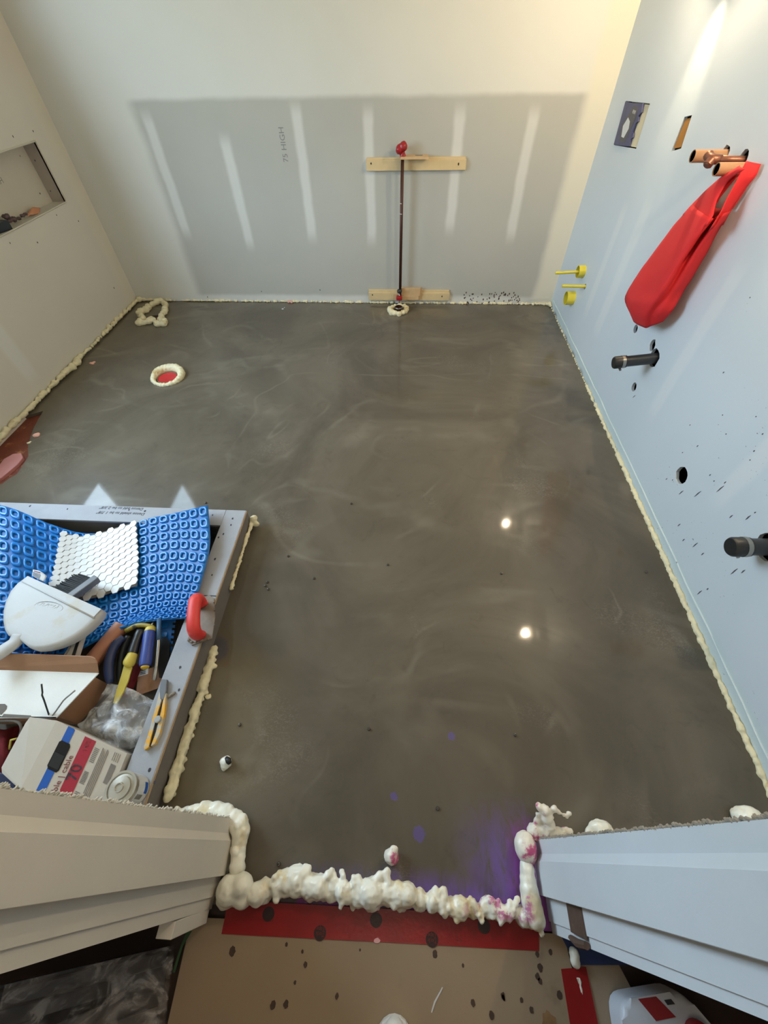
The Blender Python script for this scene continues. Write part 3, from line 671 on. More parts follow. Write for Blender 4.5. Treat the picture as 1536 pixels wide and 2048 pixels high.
# stubs coming out of the right wall
def stub(name, label, cat, hole, length, r, mat, slope=0.0, group=None, hollow=m_hole_shade, depth=.05):
    t = thing(name, hole, label, cat, group)
    tip = hole + V((-length, 0, slope)); ax = (tip - hole).normalized()
    obj('pipe', lathe(nb(), [(r * .86, length - .025), (r * .88, length), (r, length), (r, -depth)], hole, ax, 20), mat, t, 40)
    obj('bore_shade_disc', lathe(nb(), [(r * .86, length - .003), (.0, length - .003)], hole, ax, 20), hollow, t)  # black disc closing the pipe, painted for the shade in its bore
    return t, ax, tip
t, ax, tip = stub('copper_stub', 'upper tan copper pipe stub sticking straight out of the right wall', 'pipe', h_cop1, .108, .0185, m_tan)
t, ax, tip = stub('copper_stub', 'lower tan copper pipe stub carrying the red bag', 'pipe', h_cop2 + V((0, -.032, -.018)), .088, .0185, m_tan)
t = thing('copper_valve', h_cop2, 'soldered copper tee with elbow between the two tan pipe stubs', 'pipe')
q = h_cop2; e = q + V((-.085, .012, .0))
obj('pipe', tube(nb(), [q + V((.05, 0, 0)), q, e], .011, 14), m_coppd, t, True)
obj('elbow', tube(nb(), spline([e + V((.02, 0, 0)), e + V((-.004, .002, 0)), e + V((-.010, .018, .002)), e + V((-.010, .03, .006))], 8), [.0125, .014, .0145, .014, .0145, .014, .0145, .015], 14), m_coppd, t, True)
obj('elbow_cap', lathe(nb(), [(.013, -.012), (.0155, -.010), (.0155, .006), (.011, .010)], e + V((-.012, .0, -.010)), (-.5, -.3, -.7), 14), m_coppd, t, 40)
def abs_stub(label, hole, length, r, slope):
    t = thing('waste_stub', hole, label, 'pipe'); ax = V((-length, 0, slope)).normalized()
    obj('pipe', lathe(nb(), [(r, -.05), (r, length - .01)], hole, ax, 22), m_abs, t, 40)
    obj('rubber_cap', lathe(nb(), [(r * 1.02, length - .052), (r * 1.14, length - .05), (r * 1.16, length - .004), (r * 1.0, length + .002), (.001, length + .002)], hole, ax, 22), m_black, t, 40)
    obj('hose_clamp', lathe(nb(), [(r * 1.15, length - .043), (r * 1.20, length - .043), (r * 1.20, length - .030), (r * 1.15, length - .030)], hole, ax, 22, False), m_steel, t, 40)
    c = hole + ax * (length - .036) + V((0, 0, -r * 1.28))
    obj('clamp_screw', tube(nb(), [c + V((0, .014, 0)), c + V((0, -.016, -.002))], .005, 8), m_steel, t)
    return t
abs_stub('black capped waste pipe below the red bag on the right wall', h_abs1, .168, .0235, -.024)
abs_stub('larger black capped waste pipe at the right edge of the picture', h_abs2, .105, .026, -.006)
t = thing('yellow_stub', h_y1, 'upper yellow pipe with wide collar near the back corner', 'pipe')
obj('collar', lathe(nb(), [(.033, -.01), (.035, .0), (.035, .040), (.032, .040), (.031, .005), (.0, .005)], h_y1, (-1, 0, -.03), 20), m_yel, t, 40)
obj('stick', tube(nb(), [h_y1 + V((-.0, .0, 0)), PY(1111, 546, h_y1.y)], .0085, 12), m_yel, t, 40)
t = thing('yellow_stick', h_y2, 'thin yellow stick above the lower yellow collar on the right wall', 'pipe')
obj('stick', tube(nb(), [h_y2 + V((.04, .0, 0)), PY(1124, 572, h_y2.y)], .0085, 12), m_yel, t, 40)
t = thing('yellow_collar', h_y3, 'wide open yellow pipe collar, lowest of the yellow fittings', 'pipe')
obj('collar', lathe(nb(), [(.042, -.02), (.042, .052), (.0385, .052), (.037, .004), (.0, .004)], h_y3, (-1, 0, -.02), 24), m_yel, t, 40)

# red bag hanging from the lower tan stub
def bp(u, v, off): return PX(u, v, XR - off)
t = thing('shopping_bag', bp(1290, 650, .05), 'red fabric carrier bag hanging by its handles from a pipe stub', 'bag')
lev = [  # v order from bottom to top: left edge, centre ridge, right edge in picture with distance from wall
    ((1268, 642), (1290, 656), (1326, 643)),
    ((1250, 603), (1290, 626), (1344, 622)),
    ((1262, 570), (1318, 585), (1368, 582)),
    ((1300, 515), (1352, 530), (1405, 520)),
    ((1345, 455), (1392, 475), (1436, 465)),
    ((1385, 408), (1424, 436), (1462, 421)),
]
offs = [(.06, .085, .055), (.075, .125, .05), (.07, .125, .03), (.06, .115, .022), (.05, .10, .02), (.045, .085, .02)]
fr_, bk_ = [], []
for k, ((l, m_, r_), (a, b_, c_)) in enumerate(zip(lev, offs)):
    gr = (.0, .0, .0, .008, .022, .030)[k]           # groove between front face and gusset strap, deepening upwards
    mix2 = lambda f: (m_[0] + (r_[0] - m_[0]) * f, m_[1] + (r_[1] - m_[1]) * f)
    fr_.append([bp(*l, a), (bp(*l, a) + bp(*m_, b_)) * .5 + V((-.010, 0, 0)), bp(*m_, b_), bp(*mix2(.3), b_ * .7 + c_ * .3 - gr), bp(*mix2(.6), b_ * .5 + c_ * .5 + gr * .5), bp(*r_, c_)])
    bk_.append([bp(*l, a), bp((l[0] * 2 + r_[0]) / 3, (l[1] * 2 + r_[1]) / 3, .02), bp((l[0] + r_[0] * 2) / 3, (l[1] + r_[1] * 2) / 3, .012), bp(*r_, c_)])
obj('front_panel', sheet(nb(), Patch(fr_), 20, 26, .0012, .004, 16), m_bag, t, True)
obj('back_panel', sheet(nb(), Patch(bk_), 12, 20, .0012, .002, 16), m_bag, t, True)
def ribbon(name, L_, R_, n=14, wob=.002):
    obj(name, sheet(nb(), Patch([[a, a.lerp(b_, .5) + V((-.006, 0, 0)), b_] for a, b_ in zip(L_, R_)]), 6, n, .0012, wob, 22), m_bag, t, True)
ribbon('left_handle', [bp(1366, 430, .048), bp(1385, 408, .047), bp(1415, 378, .05), bp(1440, 356, .055), bp(1462, 342, .055), bp(1480, 331, .05)],
       [bp(1412, 452, .094), bp(1427, 430, .082), bp(1432, 405, .07), bp(1452, 368, .06), bp(1468, 352, .062), bp(1492, 338, .06)])
ribbon('right_handle', [bp(1416, 462, .096), bp(1438, 428, .083), bp(1452, 400, .074), bp(1470, 366, .064), bp(1480, 345, .06), bp(1492, 322, .05)],
       [bp(1446, 450, .024), bp(1462, 421, .022), bp(1478, 396, .018), bp(1498, 368, .016), bp(1514, 348, .013), bp(1522, 328, .012)])
ribbon('rear_handle', [bp(1392, 408, .022), bp(1420, 384, .022), bp(1446, 362, .02), bp(1474, 334, .02)],
       [bp(1426, 418, .018), bp(1442, 394, .016), bp(1462, 368, .015), bp(1490, 336, .014)])
ribbon('rear_right_handle', [bp(1446, 420, .016), bp(1460, 392, .015), bp(1474, 366, .014), bp(1488, 340, .013)],
       [bp(1466, 418, .012), bp(1486, 388, .011), bp(1500, 364, .010), bp(1520, 332, .010)])

# ------------------------------------------------------------------ foam
def ring(c, r, rr, n, jit, **kw):
    return [(c + V((math.cos(2 * math.pi * i / n) * r * (1 + random.uniform(-jit, jit)) * kw.get('sx', 1), math.sin(2 * math.pi * i / n) * r * (1 + random.uniform(-jit, jit)) * kw.get('sy', 1), rr * .2)), rr * random.uniform(.8, 1.25)) for i in range(n)]
def F(name, label, balls, mat, cat='foam', **kw): o = foam(name, balls, mat, **kw); tags(o, label, cat); return o
a = [V((XL + .012, YB - .03, .004)), V((XL + .014, 2.9, .005)), V((XL + .014, 2.45, .006)), V((XL + .02, 2.35, .008)), V((XL + .015, 2.1, .006)), V((XL + .018, 1.75, .008)), V((XL + .02, 1.5, .01)), V((XL + .02, 1.15, .01))]
F('foam_bead', 'cream foam bead along the foot of the left wall', [(p_ + V((0, 0, r_ * .5)), r_ * .92, s_) for p_, r_, s_ in bead(a, .016, .016, .35, 1.0, .004)] + bead([V((XL + .03, 2.36, .012)), V((XL + .032, 2.30, .012))], .019, .02), m_foam, vox=.005)
F('foam_bead', 'thin cream foam bead along the foot of the back wall', bead([V((XL + .02, YB - .006, .008)), V((-1.5, YB - .006, .006)), V((-.6, YB - .005, .005)), V((.3, YB - .005, .004)), V((1.09, YB - .006, .004))], .0085, .018, .5, 1.0, .003) + [(V((XL + .03, YB - .02, .02)), .022), (V((XL + .06, YB - .012, .015)), .016)], m_foam, vox=.005)
F('foam_lump', 'small pinkish foam lump at the foot of the back wall', [(V((-.975, YB - .014, .008)), .012), (V((-.95, YB - .016, .008)), .010)], m_pink)
rb = []
for i in range(270):
    y_ = .06 + i * .012
    if y_ > 2.25: rr = random.choice([.005, .006])
    elif y_ > 1.6: rr = random.choice([.010, .012, .007])
    else: rr = random.uniform(.010, .016)
    if rr: rb.append((V((XR - .004, y_ + random.uniform(-.006, .006), .002)), rr, (.9, 1.2, 1.0)))
F('foam_bead', 'ragged thin cream foam bead along the foot of the right wall', rb, m_foam, vox=.005, amp=.006)
F('foam_lump', 'cream foam lump in the back right corner', [(V((XR - .012, YB - .02, .012)), .018), (V((XR - .03, YB - .012, .01)), .012), (V((XR - .008, YB - .05, .012)), .012)], m_foam)
pc = [xy(u, v) for u, v in ((280, 628), (293, 624), (305, 614), (322, 607), (332, 614), (331, 628), (323, 642), (333, 650), (318, 652), (308, 642), (298, 648), (280, 650), (288, 642), (278, 630))]
F('foam_ring', 'irregular cream foam ring around the pit near the back left corner', bead([p_ + V((0, 0, .012)) for p_ in pc], .021, .02, .25, 1.1), m_foam, vox=.005)
dr = []
for i in range(26):
    a_ = 2 * math.pi * i / 26; bk = .5 + .5 * math.sin(a_)          # high at the back, thin in front
    dr.append((drain_c + V((math.cos(a_) * .088, math.sin(a_) * .084 + .004, .004 + .018 * bk)), (.013 + .014 * bk) * random.uniform(.9, 1.1), (1, 1, 1.2)))
F('foam_ring', 'round cream foam ring around the red drain cap', dr, m_foam, vox=.0045, amp=.003)
t = thing('drain_cap', drain_c + V((0, 0, -.03)), 'red plastic drain cap sunk inside the round foam ring', 'cap')
obj('cap_disc', lathe(nb(), [(.060, -.018), (.060, .004), (.057, .007), (.053, .005), (.001, .005)], drain_c, (0, 0, 1), 24), M('red_cap', srgb(188, 40, 44), .45, .1), t, 40)
obj('pipe_rim', lathe(nb(), [(.0625, -.018), (.0625, .010), (.0605, .010), (.0605, -.01)], drain_c, (0, 0, 1), 24, False), m_card_b, t, 40)
F('foam_ring', 'small cream foam ring around the pipe under the clamp', ring(pipe_c + V((0, -.004, .006)), .064, .021, 13, .12, sy=.95), m_foam, vox=.0045)
# foam beside the shower kerb
CX, CY = -.682, 1.070
kb = [V((CX + .012, 1.06, .035)), V((CX + .010, .98, .028)), V((CX + .008, .86, .022)), V((CX + .01, .73, .02))]
F('foam_bead', 'smooth yellowish foam strip at the far corner of the shower kerb', [(p_, r_ * .8) for p_, r_, s_ in bead(kb, .011, .012, .1, 1, .001)] + [(V((CX + .018, 1.068, .045)), .018), (V((CX + .03, 1.05, .03)), .014)], m_foam, vox=.004)
kb = [V((CX + .016, .50, .006)), V((CX + .02, .40, .008)), V((CX + .022, .30, .01)), V((CX + .024, .2, .012)), V((CX + .026, .12, .014)), V((CX + .03, .05, .02))]
F('foam_bead', 'wide yellowish foam bead along the near half of the shower kerb', [(p_ - V((.004, 0, 0)), r_, (1, 1, .7)) for p_, r_, s_ in bead(kb, .0155, .008, .22, 1, .003)] + [(V((CX + .026 + random.uniform(-.002, .008), .06 + i * .022, .004)), .0085, (1, 1, .6)) for i in range(20)], m_foam, vox=.0045, amp=.005)
# big foam around the doorway
zf = .02
lf = [(P(u, v, .03), r_) for u, v, r_ in ((352, 1625, .014), (372, 1626, .018), (392, 1624, .022), (412, 1622, .026), (432, 1624, .028), (450, 1628, .028), (468, 1638, .026), (478, 1650, .028), (482, 1664, .026), (480, 1680, .022), (476, 1700, .021), (476, 1716, .021), (474, 1734, .022))]
F('foam_bead', 'lumpy white foam bead curling round the foot of the left door frame', [(p_, r_, (1, 1, 1)) for p_, r_ in lf] + [(p_ + V((random.uniform(-.012, .012), random.uniform(-.008, .012), random.uniform(.0, .014))), r_ * random.uniform(.5, .75), (random.uniform(.4, 1), random.uniform(.5, 1.2), 1)) for p_, r_ in lf for _ in range(2)], m_foamw, vox=.004, amp=.003)
F('foam_lump', 'fat shiny cream foam lump at the foot of the left door frame', [(P(460, 1780, .03), .036), (P(484, 1772, .04), .030), (P(452, 1795, .02), .026), (P(485, 1795, .03), .026)], m_foamw, amp=.002)
lumps = []
for u, v, r_ in ((518, 1786, .024), (532, 1778, .026), (552, 1774, .026), (575, 1766, .030), (598, 1764, .030), (620, 1770, .03), (640, 1772, .028), (662, 1778, .026), (684, 1784, .026), (700, 1788, .020), (722, 1785, .028), (745, 1786, .03), (770, 1788, .03), (795, 1792, .028), (815, 1794, .026), (835, 1800, .026), (858, 1803, .024), (880, 1808, .022), (902, 1810, .022), (925, 1812, .022), (950, 1815, .022), (975, 1818, .021), (1000, 1822, .020), (1022, 1826, .020), (1045, 1832, .022), (1066, 1836, .024)):
    f = random.uniform(.95, 1.25)
    lumps.append((P(u + random.uniform(-6, 6), v + random.uniform(-5, 4), .020 + random.uniform(-.003, .008)), r_ * f, (random.uniform(.7, 1.1), .95, random.uniform(.85, 1.2))))
    for k in range(random.choice((0, 1, 2))):
        q = P(u + random.uniform(-12, 12), v + random.uniform(-20, 8), .034)
        a_ = random.uniform(-.7, .7); L_ = random.uniform(.012, .026)      # folds lying at odd angles over the bead
        for h_ in (-1, -.5, 0, .5, 1): lumps.append((q + V((math.sin(a_) * L_ * h_, math.cos(a_) * L_ * h_, .004 * (1 - h_ * h_))), r_ * random.uniform(.28, .42)))
    if u < 860 and random.random() < .5: lumps.append((P(u + random.uniform(-8, 8), v + random.uniform(12, 26), .012), r_ * .5, (.8, 1.1, 1)))
F('foam_bead', 'thick white bead of lumpy foam damming the doorway threshold', lumps, m_foamw, vox=.0036, amp=.0036)
F('foam_bead', 'fat white foam bead up the inner side of the right door frame', [(P(u, v, .035), r_, (1, 1, 1.1)) for u, v, r_ in ((1072, 1838, .024), (1066, 1820, .026), (1062, 1800, .026), (1058, 1780, .024), (1056, 1760, .022), (1055, 1742, .020), (1052, 1728, .017))], m_foamw, vox=.0045, amp=.002)
F('foam_lump', 'egg shaped white foam lump with pink stain beside the right door frame', [(P(1051, 1694, .04), .030, (1, 1.25, 1)), (P(1054, 1708, .03), .026)], m_foamp, amp=.0015)
F('foam_bead', 'spiky white foam with pink tips at the corner of the right door frame', [(P(u, v, z_), r_) for u, v, z_, r_ in ((1070, 1664, .03, .022), (1082, 1660, .03, .022), (1100, 1662, .02, .018), (1118, 1664, .016, .014), (1098, 1648, .04, .018), (1095, 1634, .06, .017), (1090, 1620, .075, .015), (1080, 1614, .08, .011), (1108, 1618, .075, .010), (1118, 1624, .07, .008), (1128, 1630, .066, .006), (1138, 1628, .066, .007), (1134, 1634, .062, .006), (1073, 1640, .05, .010), (1075, 1628, .06, .007), (1130, 1662, .014, .012), (1140, 1666, .012, .010))], m_foamp, vox=.004, amp=.004)
F('foam_lump', 'white foam lump on the floor behind the right door frame, left one', [(P(1200, 1656, .02), .026, (1.2, .8, 1)), (P(1180, 1664, .014), .014), (P(1216, 1664, .014), .016)], m_foamw)
F('foam_lump', 'white foam lump at the right edge behind the door frame', [(P(1495, 1632, .03), .034, (1.1, .8, .9)), (P(1530, 1640, .02), .016), (P(1478, 1630, .024), .02)], m_foamw)
F('foam_scrap', 'tiny pink foam scrap at the edge of the right door frame', [(P(1289, 1660, .03), .009)], m_pink)
F('foam_lump', 'round pink and white foam lump on the floor inside the threshold', [(P(783, 1712, .014), .02, (1, 1, 1.2)), (P(788, 1700, .024), .012)], m_foamp)
o = F('foam_lump', 'pale foam lump with a dark fastener on the floor beside the kerb', [(P(452, 1524, .008), .019), (P(449, 1532, .008), .014)], m_foamw)
obj('dark_fastener', tube(nb(), [P(452, 1516, .02), P(456, 1522, .032), P(458, 1528, .026)], [.006, .009, .006], 8, jit=.003), m_black, o, True)
for u, v, r_, lab, mt in ((415, 1394, .011, 'small cream foam crumb on the floor beside the kerb', m_foam), (184, 727, .014, 'small pink foam crumb on the floor near the left wall', m_pink), (72, 871, .017, 'pale pink foam scrap beside the bare subfloor patch', m_pink), (57, 886, .010, 'tiny tan foam crumb on the bare subfloor patch', m_foam), (565, 618, .008, 'tiny white crumb on the floor near the back wall', m_white)):
    F('foam_scrap', lab, [(P(u, v, .002), r_, (1.3, .8, .6)), (P(u + 4, v - 3, .002), r_ * .7, (1.2, .8, .6))], mt)
F('foam_scrap', 'white foam drip on the hall floor by the right door frame', [(P(1150, 1915, .012), .014, (1, 1.5, .8))], m_foamw)
o = F('foam_scrap', 'white foam splashes on the red tape in the hall', [(P(u, v, .004), .006, (1, 1.3, .5)) for u, v in ((1157, 1960), (1160, 1972), (1163, 1982), (1158, 1966))], m_foamw)
S = Patch([[V((XL + .004, 1.55, -.040)), P(20, 915, -.03), P(66, 880, -.02)], [V((XL + .004, 1.42, -.040)), P(14, 932, -.02), P(50, 918, -.012)], [V((XL + .004, 1.27, -.040)), P(2, 972, -.02), P(40, 938, -.012)]])
pinkb = M('dusty_pink_primer', srgb(190, 128, 126), .6, .15, 12)
o = obj('pink_scrap', prism(nb(), [P(u, v, -.0205) for u, v in ((2, 938), (12, 922), (30, 912), (46, 910), (50, 920), (38, 934), (20, 950), (4, 962), (-40, 985), (-40, 960))], V((0, 0, .0165)), .003), pinkb); tags(o, 'dusty pink patch of old underlay in the bare floor corner', 'underlay')

# small fasteners standing out of the wet floor
def screw_proto():
    t = thing('floor_fastener', V((0, 0, 0)), 'small grey fastener head standing out of the wet floor', 'fastener', 'fasteners in the wet floor')
    o1 = obj('head', lathe(nb(), [(.0045, 0), (.0055, .003), (.004, .006), (.0015, .0065), (.001, .004)], V((0, 0, 0)), (0, 0, 1), 10), m_screw, t, 40)
    return t
first = screw_proto()
fas = (((535, 1165), 'uppermost of three fasteners close together right of the kerb'), ((531, 1172), 'middle fastener of the close trio right of the kerb'), ((537, 1179), 'lowest fastener of the close trio right of the kerb'),
       ((577, 1113), 'lone fastener above and right of the close trio'), ((628, 1157), 'lone fastener level with the close trio, further right'), ((776, 1130), 'fastener near the very middle of the wet floor'),
       ((738, 1458), 'left fastener of the pair level with the purple spot'), ((1030, 1470), 'right fastener of the pair level with the purple spot'), ((703, 1008), 'fastener in the pale swirl right of the kerb corner'),
       ((1003, 1147), 'fastener below the upper bright lamp reflection'), ((480, 1450), 'fastener above the foam lump with dark fastener'), ((558, 1728), 'bright fastener just inside the threshold foam at left'),
       ((875, 1617), 'dark fastener right of the small purple spot near the doorway'), ((412, 1006), 'fastener beside the kerb corner and the window reflection'), ((1292, 1145), 'fastener by the foot of the right wall'))
for i, ((u, v), lab_) in enumerate(fas):
    if i == 0: t = first
    else:
        t = first.copy(); C.objects.link(t)
        for ch in first.children:
            c = ch.copy(); c.parent = t; C.objects.link(c); c.matrix_parent_inverse = Matrix()
    t.location = P(u, v, 0); t['label'] = 'small grey ' + lab_ if 'fastener' in lab_[:30] and not lab_.startswith(('bright', 'dark')) else 'small ' + lab_

# ------------------------------------------------------------------ shower kerb and base
KZ = .10
IX, IY = -.767, .985                        # inner faces of the kerb
t = thing('shower_kerb', V((CX - .04, CY - .04, 0)), 'grey board kerb walling off the shower corner on the left', 'kerb')
obj('back_core', box(nb(), ((XL + IX) / 2, (CY + IY) / 2 - .004, KZ / 2 - .006), ((IX - XL) / 2, (CY - IY) / 2 - .006, KZ / 2 - .006)), m_bside, t)
obj('side_core', box(nb(), ((CX + IX) / 2 - .003, (.02 + CY) / 2, KZ / 2 - .006), ((CX - IX) / 2 - .003, (CY - .02) / 2 - .003, KZ / 2 - .006)), m_bside, t)
def top(name, x0, x1, y0, y1, z0=KZ - .012, z1=KZ): return obj(name, box(nb(), ((x0 + x1) / 2, (y0 + y1) / 2, (z0 + z1) / 2), ((x1 - x0) / 2, (y1 - y0) / 2, (z1 - z0) / 2), None, .0012, 1), m_board, t)
top('back_top_board', XL, IX - .004, IY, CY)
top('corner_top_board', IX - .003, CX, .66, CY)
top('side_top_board', IX, CX, .02, .657)
obj('outer_edge', box(nb(), (CX + .0008, .545, KZ - .0065), (.0012, .524, .0052)), m_bedge, t, label='raw tan edge of the top board')
obj('outer_face', box(nb(), (CX - .0005, .545, .043), (.0025, .524, .043)), m_bside, t)
for s_, (u, v) in (('Dense shield to be 1 7/8"', (291, 1026)), ('Dense add to be 2 3/8"', (288, 1016))):
    text('handwriting', s_, P(u, v, KZ + .0006), (-1, .01, 0), (0, 0, 1), .021, m_ink, t, .0003, .2, label='handwriting in pen, upside down to the door')
text('handwriting', 'Ch', V((IX - .06, IY - .0006, .055)), (1, 0, 0), (0, -1, 0), .03, m_ink, t)
specks('screw_head', [P(u, v, KZ + .0004) for u, v in ((290, 1022), (258, 1020), (425, 1030), (465, 1037), (462, 1050), (430, 1118), (424, 1150), (400, 1200), (360, 1335), (358, 1380), (135, 1018), (60, 1012), (447, 1068), (437, 1075), (299, 1540), (309, 1565))], X0, X1, .0035, t, m_ink)
o = obj('shower_base', box(nb(), ((XL + IX) / 2, (IY + .02) / 2, -.004), ((IX - XL) / 2 - .001, (IY - .02) / 2 - .001, .012)), m_pan); o.name = 'floor_shower'; o['kind'] = 'structure'

# ------------------------------------------------------------------ blue membrane with studs
def PR(row): return [P(*q) for q in row]
rowsM = [PR(r) for r in (
    ((-175, 985, .20), (0, 1010, .19), (95, 1046, .135), (165, 1066, .085), (225, 1062, .07), (285, 1040, .095), (350, 1026, .125), (416, 1010, .150)),
    ((-190, 1075, .21), (0, 1085, .20), (95, 1110, .13), (165, 1120, .085), (225, 1112, .07), (285, 1096, .090), (352, 1085, .115), (420, 1088, .140)),
    ((-205, 1165, .21), (0, 1170, .19), (95, 1185, .13), (165, 1186, .085), (225, 1176, .075), (285, 1165, .085), (345, 1155, .105), (404, 1160, .125)),
    ((-215, 1250, .18), (0, 1255, .17), (95, 1250, .125), (165, 1246, .09), (225, 1236, .08), (285, 1222, .085), (335, 1212, .10), (388, 1210, .118)),
    ((-215, 1330, .13), (0, 1325, .13), (85, 1318, .11), (150, 1304, .10), (205, 1276, .10), (260, 1252, .105), (315, 1241, .11), (376, 1237, .118)))]
SM = Patch(rowsM)
t = thing('blue_membrane', P(200, 1150, 0), 'bright blue studded plastic membrane sheet curving across the shower base', 'mat')
obj('sheet', sheet(nb(), SM, 60, 36, .0015), m_mat, t, True)
# rounded square rings, moulded into the sheet
bm = nb(); NU, NV = 28, 13
prof = ((1.02, 0.0), (.93, .0052), (.84, .0062), (.60, .0062), (.53, .0050), (.47, .0006))
def rsq(k, n=12, e=3.2):
    a = 2 * math.pi * k / n; c_, s_ = math.cos(a), math.sin(a)
    return math.copysign(abs(c_) ** (2 / e), c_), math.copysign(abs(s_) ** (2 / e), s_)
RS = [rsq(k + .5) for k in range(12)]
# arc length table so that studs keep one size across the curved sheet
cum = [0]; 
for i in range(200): cum.append(cum[-1] + (SM((i + 1) / 200, .5) - SM(i / 200, .5)).length)
def at_len(f):
    q = f * cum[-1]; i = next((k for k in range(200) if cum[k + 1] >= q), 199); return (i + (q - cum[i]) / (cum[i + 1] - cum[i])) / 200
for j in range(NV):
    for i in range(NU):
        a, b_ = at_len((i + .5) / NU), (j + .5) / NV
        c_ = SM(a, b_); n_ = SM.nrm(a, b_)
        a0, a1, b0, b1 = at_len(i / NU), at_len((i + 1) / NU), j / NV, (j + 1) / NV
        e1 = SM(a1, b_) - SM(a0, b_); e2 = SM(a, b0) - SM(a, b1); ha = hb = .43
        prev = None
        for s_, h_ in prof:
            rg = [bm.verts.new(c_ + e1 * (x_ * s_ * ha) + e2 * (y_ * s_ * hb) + n_ * (h_ + .0012)) for x_, y_ in RS]
            if prev:
                for k in range(12): bm.faces.new((prev[k], prev[(k + 1) % 12], rg[(k + 1) % 12], rg[k]))
            prev = rg
obj('stud_rings', bm, m_matr, t, True, kind='stuff')

# small cut piece of the same membrane with a notched edge
t = thing('membrane_offcut', P(335, 1270, 0), 'notched strip of blue membrane standing beside the screwdriver handles', 'mat')
a, b_, c_, d_ = P(318, 1238, .075), P(352, 1240, .075), P(344, 1305, .05), P(322, 1300, .05)
pts = [a, b_]
for i in range(6):
    f0, f1 = i / 6, (i + .5) / 6; e_ = b_.lerp(c_, f0); g_ = b_.lerp(c_, f1); pts += [e_ + V((-.0, 0, 0)), g_, g_ + V((-.010, 0, 0)), b_.lerp(c_, f1 + .5 / 6) + V((-.010, 0, 0))]
pts += [c_, d_]
obj('sheet', prism(nb(), pts[:1] + pts[2:], V((0, 0, .002))), m_mat, t)
for i in range(3):
    q = a.lerp(b_, .38).lerp(d_.lerp(c_, .3), .2 + i * .3)
    obj('stud', prism(nb(), [q + V((x_ * .011, y_ * .011, .002)) for x_, y_ in RS], V((0, 0, .004)), .002), m_matr, t)

# ------------------------------------------------------------------ hexagon mosaic sheet on the membrane
t = thing('mosaic_sheet', P(200, 1120, .09), 'sheet of small white marble hexagon tiles lying on the blue membrane', 'tiles')
rowsT = [PR(r) for r in (
    ((122, 1064, .128), (160, 1072, .103), (198, 1066, .092), (236, 1054, .095), (272, 1044, .108)),
    ((115, 1100, .128), (155, 1104, .103), (196, 1100, .092), (236, 1092, .095), (275, 1084, .106)),
    ((108, 1138, .128), (150, 1144, .105), (194, 1140, .094), (236, 1132, .096), (277, 1124, .104)),
    ((100, 1172, .130), (144, 1196, .112), (188, 1196, .100), (234, 1182, .098), (274, 1172, .104)))]
ST = Patch(rowsT)
obj('mesh_backing', sheet(nb(), Patch([[p_ - V((0, 0, .0008)) for p_ in r] for r in rowsT]), 24, 18, .0008), m_mesh, t, True)
hexm = {}
def hexmesh(k):
    bm = nb(); R_ = .0148
    prism(bm, [V((math.cos(math.pi / 3 * i) * R_, math.sin(math.pi / 3 * i) * R_ * .94, 0)) for i in range(6)], V((0, 0, .0030)), .0006, 1)
    me = bpy.data.meshes.new('tile'); bmesh.ops.recalc_face_normals(bm, faces=bm.faces); bm.to_mesh(me); bm.free(); me.materials.append(m_tile); return me
hx = hexmesh(0)
NC, NR = 13, 10
tb = base_of(t)
for i in range(NC):
    for j in range(NR):
        a, b_ = (i + .5) / NC, (j + .25 + .5 * (i % 2)) / NR
        if b_ > .995 or (j == NR - 1 and i % 2 and random.random() < .4): continue
        c_ = ST(a, b_); n_ = ST.nrm(a, b_)
        ha_, hb_ = .5 / NC, .5 / NR; a0, a1, b0, b1 = max(a - ha_, 0), min(a + ha_, 1), max(b_ - hb_, 0), min(b_ + hb_, 1)
        e1 = (ST(a1, b_) - ST(a0, b_)) * (2 * ha_ / (a1 - a0)); e2 = (ST(a, b0) - ST(a, b1)) * (2 * hb_ / (b1 - b0))
        sx, sy = .965 / .0222, .955 / .0241
        o = bpy.data.objects.new('tile', hx); C.objects.link(o); o.parent = t; o.matrix_parent_inverse = Matrix.Translation(-tb)
        c_ = c_ + n_ * .0004
        o.matrix_basis = Matrix(((e1.x * sx, e2.x * sy, n_.x, c_.x), (e1.y * sx, e2.y * sy, n_.y, c_.y), (e1.z * sx, e2.z * sy, n_.z, c_.z), (0, 0, 0, 1)))

# ------------------------------------------------------------------ dustpan lying face down over a hand brush
DZ = .222
t = thing('dustpan', P(100, 1225, .16), 'white plastic dustpan lying upside down on the blue membrane', 'dustpan')
ol = [(54, 1152), (206, 1219), (200, 1232), (190, 1243), (176, 1256), (158, 1270), (138, 1281), (116, 1290), (92, 1296), (70, 1298), (56, 1294), (47, 1287), (40, 1281), (32, 1277), (24, 1274), (14, 1270), (8, 1260), (4, 1240), (5, 1220), (10, 1200), (20, 1180), (34, 1164)]
def dz(u, v):      # the pan tips up away from the mouth
    return DZ - .018 + .0004 * max(0, (v - 1150) * .6 - (u - 54) * .12) * .5
S_in = nb()
cen = V((0, 0, 0)); op = [P(u, v, dz(u, v)) for u, v in ol]
for p_ in op: cen += p_ / len(op)
def ringp(k, dzz): return [cen + (p_ - cen) * k + V((0, 0, dzz)) for p_ in op]
bm = nb(); rs = [[bm.verts.new(p_) for p_ in ringp(k, d_)] for k, d_ in ((.99, -.030), (1.0, -.012), (.985, -.003), (.95, .0015), (.88, .003), (.6, .004))]
for A, B in zip(rs, rs[1:]):
    for k in range(len(A)): bm.faces.new((A[k], A[(k + 1) % len(A)], B[(k + 1) % len(A)], B[k]))
bm.faces.new(rs[-1]); bm.faces.new(rs[0][::-1])
panb = obj('pan', bm, m_pan_w, t, 50)
zz = dz(100, 1180) + .0034
lip = [(57, 1153), (204, 1219), (188, 1236), (45, 1162)]
